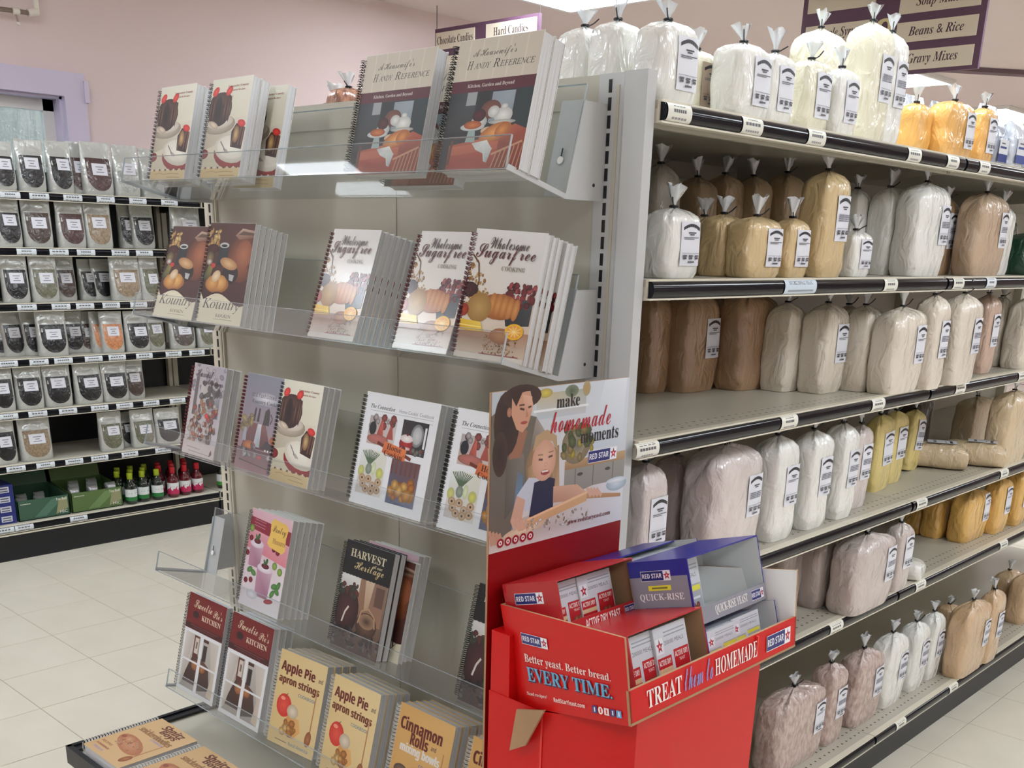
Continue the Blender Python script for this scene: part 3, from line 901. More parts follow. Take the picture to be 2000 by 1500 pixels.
# dark strip painted for the shadow under a far soffit
b = MB()
SOF = mat('soffit_shadow_tone', (112, 92, 98), rough=0.7)
b.prism([(-2.50, 6.75), (-2.02, 7.38), (-2.10, 7.46), (-2.58, 6.83)], H - .03, H - .001, SOF, axis='z')
tag(b.build('soffit_shadow'), 'mauve strip painted for the shadow under a far soffit beside the tall sign', 'painted shadow')

# conduit by the ceiling with a sprinkler fitting
PIPE = mat('white_conduit', (232, 226, 214), rough=0.35)
COPP = mat('brushed_pipe', (150, 134, 124), rough=0.35, metal=0.6)
pt = thing('wall_pipe', 'white pipe elbow with a small valve high on the pink wall', 'pipe', (-4.13, .86, 2.36))
m = MB(); m.tube([(0, .02, .38), (0, .02, .01)], .013, PIPE, 10); m.tube([(0, .025, .012), (0, -.02, .0)], .017, PIPE, 10); m.build('riser', pt, smooth=True)
m = MB(); m.tube([(0, -.02, 0), (0, -.42, -.012)], .010, COPP, 10); m.tube([(0, -.06, -.001), (0, -.09, -.002)], .015, PIPE, 10); m.build('branch', pt, smooth=True)
m = MB(); m.tube([(0, -.075, -.012), (.004, -.07, -.045)], .004, COPP, 6); m.tube([(.004, -.07, -.045), (.004, -.07, -.056)], .008, PIPE, 8); m.build('valve', pt, smooth=True)

# ------------------------------------------------------------------ hanging aisle signs
MAROON = mat('maroon_sign_board', (96, 66, 88), rough=0.5)
PLATE = mat('cream_sign_plate', (222, 212, 190), rough=0.55)
def sign(label, x0, y, ztop, W, h, plates, number, kind, gh=.085):
    """plates: (text, x, z below the top) ; all in metres from the upper corner nearest the spices"""
    t = thing('aisle_sign', label, 'sign', (x0, y, ztop))
    m = MB(); m.box(0, 0, -h, W, .02, 0, MAROON); m.build('board', t)
    for xx in (.004, W - .004):
        m = MB(); m.tube([(xx, .01, 0), (xx, .01, H - ztop)], .002, BLACKM, 5); m.build('wire', t)
    for (w, xa, za, pw) in plates:
        m = MB()
        m.box(xa, -.006, -za - gh, xa + pw, 0, -za, PLATE)
        a = Art(m, lambda u, v, lft: (xa + pw * u, -.006 - lft, -za - gh + gh * v))
        if w:
            wd = min(.92, .052 * len(w) + .06)
            lo = any(ch in w for ch in 'yp')
            a.text(w, .5 - wd / 2, .20 if lo else .30, wd, .62 if lo else .46, (62, 36, 50), kind)
        m.build('sign_plate', t)
    if number:
        m = MB()
        a = Art(m, lambda u, v, lft: (W * .5 - .062 + .10 * u, -.001 - lft, -number[1] - .17 * (1 - v)))
        a.text(number[0], .0, .0, 1.0, 1.0, (226, 212, 160), 'serif')
        m.build('aisle_number', t)
    return t
sign('maroon aisle sign with two cream name plates over the candy aisle', -4.03, 3.2, 2.618, .83, .40,
     [('Chocolate Candies', .012, .022, .325), ('Hard Candies', .43, .018, .385), ('', .012, .15, .325), ('', .43, .15, .385)], None, 'serif', gh=.09)
sign('maroon aisle sign with a large numeral and cream plates listing groceries', -2.075, 4.0, 2.715, .955, .43,
     [('', .03, .02, .37), ('Maple Syrup', .03, .168, .37), ('', .03, .316, .37), ('Soup Mixes', .53, .075, .395), ('Beans & Rice', .53, .20, .395), ('Gravy Mixes', .53, .325, .395)], ('2', .17), 'bolditalic', gh=.088)

# ------------------------------------------------------------------ shelving
def perforated(name, axis_x, edge):
    """beige enamel with two rows of small dark punch holes near the front edge (object space)"""
    m = mat(name, (192, 187, 172), rough=0.38, noise=(3, 0.12), coat=0.2, coat_rough=0.2)
    nt = m.node_tree
    p = nt.nodes['Principled BSDF']
    tc = nt.nodes.new('ShaderNodeTexCoord')
    sp = nt.nodes.new('ShaderNodeSeparateXYZ')
    nt.links.new(tc.outputs['Object'], sp.inputs[0])
    def M_(op, a, b_=None, c_=None):
        n = nt.nodes.new('ShaderNodeMath'); n.operation = op
        for i, v in enumerate((a, b_, c_)):
            if v is None: continue
            if isinstance(v, (int, float)): n.inputs[i].default_value = v
            else: nt.links.new(v, n.inputs[i])
        return n.outputs[0]
    px = sp.outputs['X' if axis_x else 'Y']; py = sp.outputs['Y' if axis_x else 'X']
    d = M_('SUBTRACT', edge, px)                       # distance back from the front edge
    fx = M_('SUBTRACT', M_('FRACT', M_('DIVIDE', d, .0254)), .5)
    fy = M_('SUBTRACT', M_('FRACT', M_('DIVIDE', py, .0254)), .5)
    r = M_('SQRT', M_('ADD', M_('MULTIPLY', fx, fx), M_('MULTIPLY', fy, fy)))
    hole = M_('MULTIPLY', M_('LESS_THAN', r, .13), M_('MULTIPLY', M_('GREATER_THAN', d, .0254), M_('LESS_THAN', d, .0762)))
    mx = nt.nodes.new('ShaderNodeMix'); mx.data_type = 'RGBA'
    nt.links.new(hole, mx.inputs['Factor'])
    old = p.inputs['Base Color'].links[0].from_socket
    nt.links.new(old, mx.inputs['A'])
    mx.inputs['B'].default_value = rgb(40, 38, 36)
    nt.links.new(mx.outputs['Result'], p.inputs['Base Color'])
    return m
PERF = perforated('perforated_shelf_enamel', True, 0.0)
TAGW = mat('tag_paper', (232, 232, 220), rough=0.5)
INK = (52, 52, 54)

def lip_profile(hgt, proud, off=0.0):
    zc, rz_ = -hgt * .5, hgt * .5 - .0035
    return [(.003 + (proud - .003) * math.cos(q) ** .8 + off, zc + rz_ * math.sin(q)) for q in [PI / 2 * (1 - k / 5) * .999 for k in range(11)]]

def lip_mesh(L, hgt=.034, proud=.012):
    """curved black label holder between two cream rails, along +y, front face at x = 0 .. proud"""
    m = MB()
    m.box(-.012, 0, -hgt, 0, L, .0, CREAM)
    m.box(0, 0, -.0035, .005, L, .0, CREAM)
    m.box(0, 0, -hgt, .007, L, -hgt + .003, CREAM)
    P = lip_profile(hgt, proud)
    m.grid([[(x, .004, z) for x, z in P], [(x, L - .004, z) for x, z in P]], BLACKL)
    m.face([(p[0], .004, p[1]) for p in P] + [(0, .004, P[-1][1]), (0, .004, P[0][1])], BLACKL)
    return m
def lip_smooth(m, name, parent, loc):
    o = m.build(name, parent, loc)
    for p_ in o.data.polygons:
        if len(p_.vertices) == 4 and o.data.materials[p_.material_index] == BLACKL:
            p_.use_smooth = True
    return o
def price_tag(parent, y, w, hgt=.034, col=(232, 232, 220), seed=0, off=.0015, words=None):
    m = MB()
    P = lip_profile(hgt, .0115, off)
    for (xa, za), (xb, zb) in zip(P, P[1:]):
        m.face([(xa, 0, za), (xb, 0, zb), (xb, w, zb), (xa, w, za)], PRINT, rgb(col))
    def f(u, v, l):
        t = (1 - v) * (len(P) - 1)
        i = min(int(t), len(P) - 2); k = t - i
        return (P[i][0] * (1 - k) + P[i + 1][0] * k + l, u * w, P[i][1] * (1 - k) + P[i + 1][1] * k)
    a = Art(m, f, lift=.0002)
    rnd = random.Random(seed)
    if words:
        a.text(words, .12, .62, .76, .22, INK, 'serif')
        a.rect(.1, .28, .9, .38, (150, 160, 170))
    else:
        for v, hh in ((.72, .13), (.50, .12), (.22, .10)):
            q = rnd.uniform(.12, .25)
            n = rnd.randint(4, 6)
            for k in range(n):
                u0 = q + (1 - 2 * q) * k / n
                a.rect(u0, v, u0 + (1 - 2 * q) / n * .8, v + hh, (92, 92, 96) if v > .4 else (150, 150, 152))
    return m.build('price_tag', parent, (0, y, 0))

# flour side: three four-foot sections; y = length, x = depth, front lips at x = +.02
SH = {1: 1.676, 2: 1.404, 3: 1.134, 4: .838, 5: .588, 6: .150}
TAGS = {1: [.051, .271, .5, .936, 1.146, 1.34], 2: [.503, .908, 1.293, 1.511], 3: [.029, .52, .932, 1.42, 1.887], 4: [1.285, 1.888], 5: [.874, 1.37, 2.007], 6: [1.394, 1.784]}
TIER = {1: 'top', 2: 'second', 3: 'third', 4: 'fourth', 5: 'fifth', 6: 'bottom'}
ORD = 'first second third fourth fifth sixth seventh eighth ninth tenth eleventh twelfth thirteenth fourteenth fifteenth sixteenth seventeenth eighteenth'.split()
SEC = 1.2192
fronts = {1: .02, 2: .02, 3: .02, 4: .02, 5: .02, 6: .02}
# bags that stand past the plain front edge on the lower tiers rest on shelves a little deeper
FD = {1: .02, 2: .02, 3: .055, 4: .02, 5: .05, 6: .035}
seclab = ['beige steel shelving section joined to the cookbook rack, loaded with bagged flour', 'beige steel shelving section after the first joint, holding cornmeal and tan flour bags', 'far beige steel shelving section beyond the second joint of the flour run']
for k in range(3):
    yb = .012 + k * SEC
    t = thing('shelving_unit', seclab[k], 'shelving', (0, yb, 0))
    m = MB(); m.box(-.665, 0, .10, -.655, SEC, 1.70, METAL); m.build('back_panel', t)
    m = MB(); m.box(-.67, -.012, 0, -.62, .020, 1.716, METAL); m.build('upright', t)
    if k == 2:
        m = MB(); m.box(-.67, SEC - .02, 0, -.62, SEC + .012, 1.716, METAL); m.build('upright', t)
    m = MB()
    m.box(-.64, 0, .0, -.022, SEC, .112, BLACKM)
    m.build('kick_plate', t)
    for s_, z in SH.items():
        xf = .02
        m = MB()
        m.box(-.655, .001, z - .012, -.005, SEC - .001, z, PERF)
        m.box(-.046, .001, z - .036, -.034, SEC - .001, z - .012, METAL)
        m.box(-.64, .004, z - .05, -.62, SEC - .004, z - .012, METAL)
        for yy in (.004, SEC - .007):
            m.prism([(-.62, z - .012), (-.03, z - .012), (-.03, z - .035), (-.62, z - .075)], yy, yy + .003, METAL, axis='y')
        sh = m.build('shelf', t, (xf - .012, 0, 0)); 
        l = lip_smooth(lip_mesh(SEC - .004), 'label_strip', sh, (-.002, .002, z + .001))
        if s_ == 6:
            pass
        ps = [y for y in TAGS[s_] if yb <= y < yb + SEC - .06]
        if k == 2:
            ps = [yb + .3, yb + .8]
        for q, y in enumerate(ps):
            if s_ == 2 and abs(y - .503) < .01:
                tg = price_tag(sh, y - yb - .06, .125, col=(206, 220, 232), words='NUTRITIONAL YEAST')
            else:
                tg = price_tag(sh, y - yb - .03, .066, col=(226, 234, 240) if (s_ == 2 and y > 1.5) else (232, 232, 220), seed=int(y * 1000) + s_)
            tg.location.x += -.0015; tg.location.z += z + .001
# cookbook side (gondola end): back panel plane y = 0, x from -1.34 to 0
t = thing('cookbook_rack', 'beige steel gondola end holding acrylic trays of spiral cookbooks', 'shelving', (0, 0, 0))
m = MB(); m.box(-1.285, .002, .14, -.105, .010, 1.70, METAL)
m.build('back_panel', t)
m = MB(); m.box(-1.285, -.002, 1.668, -.105, .002, 1.700, METAL); m.box(-1.30, 0, 1.7, -.05, .012, 1.718, METAL); m.build('top_rail', t)
for (xa, xb) in ((-1.338, -1.288), (-.104, -.052)):
    m = MB(); m.box(xa, -.004, 0, xb, .011, 1.718, CREAM if xa < -1 else METALW); m.box(xa + .038, -.006, 0.1, xa + .044, -.004, 1.7, METAL)
    u = m.build('upright', t)
    m = MB()
    xs = xa + .021
    z = .20
    while z < 1.69:
        m.box(xs, -.0052, z, xs + .0062, -.0040, z + .0195, BLACKM)
        z += .0266
    sl = m.build('slot_row', u); sl['kind'] = 'stuff'
m = MB()
m.prism([(-.052, -.006), (-.044, -.012), (0, -.012), (0, .011), (-.052, .011)], 0.0, 1.718, METALW, axis='z')
m.build('end_cover', t)
m = MB(); m.box(-1.34, -.47, .185, -.02, -.003, .2, METAL); m.build('base_deck', t)
m = MB()
m.box(-1.352, -.49, .165, -1.340, -.002, .214, BLACKM); m.box(-1.352, -.492, .165, -.012, -.478, .214, BLACKM); m.box(-.024, -.49, .165, -.012, -.002, .214, BLACKM)
m.box(-1.345, -.478, .205, -1.318, -.002, .2095, BLACKM)
m.build('base_trim', t)
m = MB(); m.box(-1.32, -.45, 0, -.04, -.004, .17, BLACKM); m.build('kick_plate', t)

# ------------------------------------------------------------------ acrylic trays
TILT = math.radians(14.2)
NY, NZ = -math.cos(TILT), math.sin(TILT)          # outward
UY, UZ = math.sin(TILT), math.cos(TILT)           # up the back
def tray_matrix(zb):
    return Matrix(((1, 0, 0, 0), (0, UY, NY, -.098), (0, UZ, NZ, zb), (0, 0, 0, 1)))
ZB = [1.531, 1.242, .934, .611, .288]
TRN = ['top', 'second', 'third', 'fourth', 'lowest']
for k, zb in enumerate(ZB):
    t = thing('acrylic_tray', 'clear acrylic book tray, %s of the five on the cookbook rack' % TRN[k], 'display tray', M=tray_matrix(zb))
    xa, xb = -1.295, -.088
    th = .0035
    m = MB()
    m.box(xa, -th, -.001, xb, 0, .138, ACRYL)          # floor (local: x, up, out)
    m.build('tray_floor', t)
    m = MB()
    m.box(xa, 0, -.0045, xb, .172, -.001, ACRYL)
    m.build('tray_back', t)
    m = MB(); m.box(xa, -th, .138, xb, .046, .1415, ACRYL); m.build('front_lip', t)
    m = MB()                                            # polished edges, their bright gleam put into a paler, hazier film
    e_ = .0006
    m.box(xa, -th - e_, .1375, xb, -th, .142, ACRED)
    m.box(xa, .172, -.005, xb, .172 + e_, 0, ACRED)
    m.box(xa, .046, .1378, xb, .046 + e_, .1417, ACRED)
    for x in (xa - e_, xb):
        m.box(x, -th, -.001, x + e_, 0, .138, ACRED); m.box(x, 0, -.0048, x + e_, .172, -.001, ACRED); m.box(x, -th, .138, x + e_, .046, .1418, ACRED)
    m.build('polished_edge', t)
    for sgn, xp in ((1, -.0865), (-1, -1.2985)):
        m = MB()
        # plate in the y-z plane from the slots out to the leaning tray back, in world offsets turned local
        W = [(.0, .002), (.0, .142), (-.060, .142), (-.098, .002), (-.232, .038), (-.236, .030), (-.098, -.006), (0, -.006)]
        def loc_(y, z):
            dy, dz = y + .098, z
            return (dy * UY + dz * UZ, dy * NY + dz * NZ)
        Q = [loc_(y, z) for y, z in W]
        x0_, x1_ = (xp, xp + .0022) if sgn > 0 else (xp - .0022, xp)
        for poly in ([Q[0], Q[1], Q[2], Q[3], Q[6], Q[7]], [Q[3], Q[4], Q[5], Q[6]]):
            m.prism(poly, x0_, x1_, METALW, axis='x')
        fl = (xp - .05, xp) if sgn > 0 else (xp, xp + .05)
        m.box(fl[0], .0, -.0068, fl[1], .150, -.0052, METALW)
        br = m.build('bracket', t)
        m = MB()
        cx_ = (fl[0] + fl[1]) / 2
        m.prism([(cx_ + .006 * math.cos(a_ * PI / 5), .055 + .006 * math.sin(a_ * PI / 5)) for a_ in range(10)], -.0010, .0008, WHITEP, axis='z')
        m.box(cx_ - .0012, .058, -.0012, cx_ + .0012, .074, -.0006, BLACKM)
        m.build('rivet', br)
        m = MB(); q_ = loc_(-.03, .018)
        m.prism([(q_[0] + .0028 * math.cos(a_ * PI / 4), q_[1] + .0028 * math.sin(a_ * PI / 4)) for a_ in range(8)], (x1_ if sgn > 0 else x0_ - .0008), (x1_ + .0008 if sgn > 0 else x0_), BLACKM, axis='x')
        m.build('screw', br)

# ------------------------------------------------------------------ books
def coil_mesh(h, th, mtl, wide=False, pitch=.0078):
    m = MB()
    r = th / 2 + .0035
    n = int((h - .012) / pitch)
    for i in range(n):
        y = .006 + (i + .5) * (h - .012) / n
        for dy in ((-.0014, .0014) if not wide else (0,)):
            P = []
            for k in range(9):
                t = PI * .30 + 2 * PI * .92 * k / 8
                P.append((.003 - r * .62 - r * .80 * math.cos(t) * 1.0, y + dy + (0.0012 if k in (0, 8) else 0), -th / 2 + r * 1.02 * math.sin(t)))
            if wide:
                for (xa, ya, za), (xb, yb_, zb_) in zip(P, P[1:]):
                    m.face([(xa, ya - .0024, za), (xb, yb_ - .0024, zb_), (xb, yb_ + .0024, zb_), (xa, ya + .0024, za)], mtl)
            else:
                m.tube(P, .0008, mtl, 3)
    return m.mesh('coil')

BOOKS = {}
def book_kind(key, art, w, h, th, wire, aspect=None, gloss=False, dark=None, tan=False, round_=0.0, curl=0.0):
    """meshes for one title: local x right from the spine, y up, z out; front cover face at z = 0"""
    if key in BOOKS:
        return BOOKS[key]
    ink = GLOSS if gloss else PRINT
    m = MB()
    m.box(.003, .002, -th + .0008, w - .0015, h - .002, -.0009, PAGES)
    pages = m.mesh('pages')
    def outline(z):
        if not round_:
            return [(0, 0, z), (w, 0, z), (w, h, z), (0, h, z)]
        r = round_
        P = [(0, 0, z)]
        for cx_, cy_, a0 in ((w - r, r, -PI / 2), (w - r, h - r, 0)):
            for k in range(5):
                P.append((cx_ + r * math.cos(a0 + k * PI / 8), cy_ + r * math.sin(a0 + k * PI / 8), z))
        return P + [(0, h, z)]
    m = MB()
    o0, o1 = outline(-.0008), outline(0)
    cc = rgb(dark or (226, 226, 222))
    m.face(o1, ink, cc); m.face(list(reversed(o0)), ink, cc)
    for i in range(len(o0)):
        k = (i + 1) % len(o0)
        m.face([o0[i], o0[k], o1[k], o1[i]], ink, cc)
    a = Art(m, lambda u, v, l: (.0005 + min(max(u, 0), 1) * (w - .001), .0005 + min(max(v, 0), 1) * (h - .001), l), ink, lift=.00008, step=.000006, aspect=w / h)
    art(a)
    cover = m.mesh('front_cover')
    m = MB()
    o0, o1 = outline(-th), outline(-th + .0008)
    m.face(o1, ink, cc); m.face(list(reversed(o0)), ink, cc)
    for i in range(len(o0)):
        k = (i + 1) % len(o0)
        m.face([o0[i], o0[k], o1[k], o1[i]], ink, cc)
    back = m.mesh('back_cover')
    coil = coil_mesh(h, th, wire[0], wire[1])
    BOOKS[key] = dict(pages=pages, cover=cover, back=back, coil=coil, w=w, h=h, th=th)
    return BOOKS[key]

def place_book(key, M, label, group=None):
    k = BOOKS[key]
    t = thing('cookbook', label, 'cookbook', M=M, group=group)
    link('page_block', k['pages'], t)
    link('front_cover', k['cover'], t)
    link('back_cover', k['back'], t)
    link('spiral_binding', k['coil'], t)
    return t

DESC = dict(cake='chocolate bundt cake cookbook', handy='large cream and maroon kitchen table cookbook', kount='brown cookbook with a crock and bread cover',
            sugar='white cookbook with a grape and bread cover', hblss='grey flowery farm cookbook', oldf='grey blue cookbook with a kettle',
            conn='wide white cookbook with four food photographs', pantry='pink cookbook with a berry smoothie cover', herit='black topped cookbook with a woven basket cover',
            sweet='red topped cookbook with a white window', apple='tan cookbook with an apple and spoon', cinn='orange tan cookbook with brown rolls', shnitz='tan cookbook with a ham cover')
book_kind('cake', cov_cake, .148, .200, .019, (WIREB, False))
book_kind('handy', cov_handy, .184, .203, .024, (WIREB, False))
book_kind('kount', cov_kountry, .174, .213, .0125, (WIREC, False))
book_kind('sugar', cov_sugar, .143, .212, .0125, (WIREM, False), gloss=True)
book_kind('hblss', cov_harvestb, .140, .212, .018, (WIREM, True), gloss=True)
book_kind('oldf', cov_oldf, .152, .212, .020, (WIREM, True), gloss=True)
book_kind('cake2', cov_cake, .138, .212, .014, (WIREB, False))
DESC['cake2'] = DESC['cake']
book_kind('conn', cov_conn, .212, .218, .016, (WIREB, False))
book_kind('pantry', cov_pantry, .160, .226, .016, (WIREB, False))
book_kind('herit', cov_herit, .152, .226, .016, (WIREB, False), dark=(40, 40, 44))
book_kind('sweet', cov_sweet, .178, .260, .018, (WIREB, False))
book_kind('apple', cov_apple, .160, .226, .020, (WIREW, False), dark=(214, 196, 160), round_=.014)
book_kind('cinn', cov_cinn, .166, .232, .020, (WIREW, False), dark=(210, 176, 130), round_=.014)
book_kind('shnitz', cov_shnitz, .180, .215, .036, (WIREW, False), dark=(210, 180, 140), round_=.014)

def stack(key, tier, x, w, n, place, lean=0.0, turn=0.0, dx=0.0, gap=.0012, start=1, wend=None):
    """n copies one behind the other in a tray; x = spine-side edge, w = distance of the first cover out from the tray back"""
    zb = ZB[tier]
    T = tray_matrix(zb)
    k = BOOKS[key]
    for i in range(n):
        ww = w - i * (k['th'] + gap)
        if ww - k['th'] < -.0005:
            ww = k['th'] - .0005 + .0005 * 1
        M = T @ Matrix.Translation((x + dx * i, .0008, ww)) @ Matrix.Rotation(turn, 4, 'Y') @ Matrix.Rotation(lean, 4, 'X')
        pos = 'foremost' if i + start == 1 else ORD[i + start - 1]
        if n == 1 and start == 1:
            lab = '%s, alone %s' % (DESC[key], place)
        else:
            lab = '%s, %s in the stack %s' % (DESC[key], pos, place)
        place_book(key, M, lab, 'cookbooks on the %s acrylic tray' % TRN[tier])
# top tray
stack('cake', 0, -1.215, .117, 2, 'nearest the spices')
stack('cake', 0, -1.004, .117, 2, 'nearest the empty gap')
stack('cake', 0, -.962, .062, 1, 'at the back beside the gap', start=1)
stack('handy', 0, -.503, .117, 1, 'before the aisle sign')
stack('handy', 0, -.475, .055, 1, 'half hidden between two twins')
stack('handy', 0, -.264, .120, 2, 'beside the end post')
# second tray
stack('kount', 1, -1.262, .110, 2, 'nearest the spices', lean=-.10)
stack('kount', 1, -1.050, .119, 6, 'with many dark edges')
stack('sugar', 1, -.637, .119, 6, 'with the strongest glare', dx=.002, lean=-.10)
stack('sugar', 1, -.382, .119, 2, 'in the middle', lean=-.10)
stack('sugar', 1, -.222, .119, 3, 'overlapping a set-back copy', turn=math.radians(9))
stack('sugar', 1, -.222, .050, 2, 'set back')
# third tray
stack('hblss', 2, -1.170, .112, 2, 'nearest the spices')
stack('oldf', 2, -.950, .109, 2, 'with the red comb binding')
stack('cake2', 2, -.783, .129, 3, 'on the third tray')
stack('conn', 2, -.520, .119, 4, 'not behind the poster')
stack('conn', 2, -.264, .119, 4, 'cut off by the poster')
# fourth tray
stack('pantry', 3, -.947, .122, 5, 'on the fourth tray')
stack('herit', 3, -.597, .119, 2, 'with a basket showing')
BOOKS['kount4'] = BOOKS['kount']; DESC['kount4'] = 'cookbook with a brown cover strip showing'
stack('kount4', 3, -.600, .075, 1, 'behind the black topped pair')
stack('pantry', 3, -.602, .055, 2, 'behind the black topped pair')
stack('herit', 3, -.203, .119, 3, 'beside the red display')
# lowest tray
stack('sweet', 4, -1.284, .119, 1, 'at the tray corner')
stack('sweet', 4, -1.078, .119, 3, 'beside the apple books')
stack('apple', 4, -.858, .121, 4, 'by the red topped pair', gap=.002, turn=.10)
stack('apple', 4, -.652, .121, 4, 'in the middle', gap=.002)
stack('cinn', 4, -.428, .121, 4, 'next to the apple books', gap=.002)
stack('cinn', 4, -.212, .121, 3, 'beside the red display', gap=.002)
# two lying on the base deck
for i, (x, y, z, rz) in enumerate(((-1.286, -.474, .2015, 0), (-1.070, -.478, .2015, .0))):
    M = Matrix.Translation((x, y, z + .036)) @ Matrix.Rotation(rz, 4, 'Z')
    place_book('shnitz', M, ('tan cookbook with a ham cover lying flat at the deck corner', 'tan cookbook with a ham cover lying flat below the apple books')[i], 'cookbooks lying on the base deck')

# ------------------------------------------------------------------ bags of flour and meal
FILLS = dict(
    white=((236, 236, 230), .02, None), ivory=((236, 232, 208), .02, None), orange=((232, 178, 96), .12, (214, 150, 72)),
    grey=((186, 182, 172), .15, None), tan=((190, 166, 132), .1, None), gold=((214, 188, 140), .08, None), brown=((172, 138, 104), .12, None),
    oat=((196, 170, 142), .12, None), cream=((226, 216, 200), .06, None), pinktan=((206, 176, 156), .1, None),
    powder=((222, 212, 208), .45, (188, 176, 172)), pinkpowder=((210, 190, 184), .2, None), yellow=((224, 204, 128), .1, (210, 182, 100)),
    tan2=((216, 194, 158), .1, None), greypowder=((176, 164, 156), .2, None), powder2=((202, 190, 184), .35, (176, 164, 158)),
    yolk=((226, 180, 96), .2, (206, 152, 70)), wheat=((206, 186, 178), .75, (158, 128, 116)), tan3=((208, 176, 138), .12, None),
    dark=((70, 54, 46), .3, None), greenb=((40, 84, 60), .4, (20, 44, 34)), nuts=((206, 150, 120), .9, (120, 70, 52)))
def bagmat(k):
    c_, amt, c2 = FILLS[k]
    return mat('bagged_' + k, c_, rough=.42, coat=1.0, coat_rough=.08, noise=((90 if k in ('wheat', 'nuts') else 26), amt, c2 or tuple(v * .85 for v in c_)), bump=(34, .9, .011), stretch=(1, 1, .55))
TUFT = film('gathered_film', (240, 244, 246), gloss=0.12, haze=0.62, rough=0.15)
WORDC = dict(white='white flour', ivory='ivory flour', orange='orange mix', grey='grey meal', tan='tan meal', gold='golden yeast', brown='brown flour', oat='oat brown meal',
             cream='cream flour', pinktan='pinkish tan flour', powder='pale mottled powder', pinkpowder='pinkish powder', yellow='yellow meal', tan2='light tan meal',
             greypowder='grey powder', powder2='grey white powder', yolk='deep yellow cornmeal', wheat='speckled wheat flour', tan3='caramel tan flour', dark='dark brown meal', greenb='dark green leaf', nuts='candied nut')

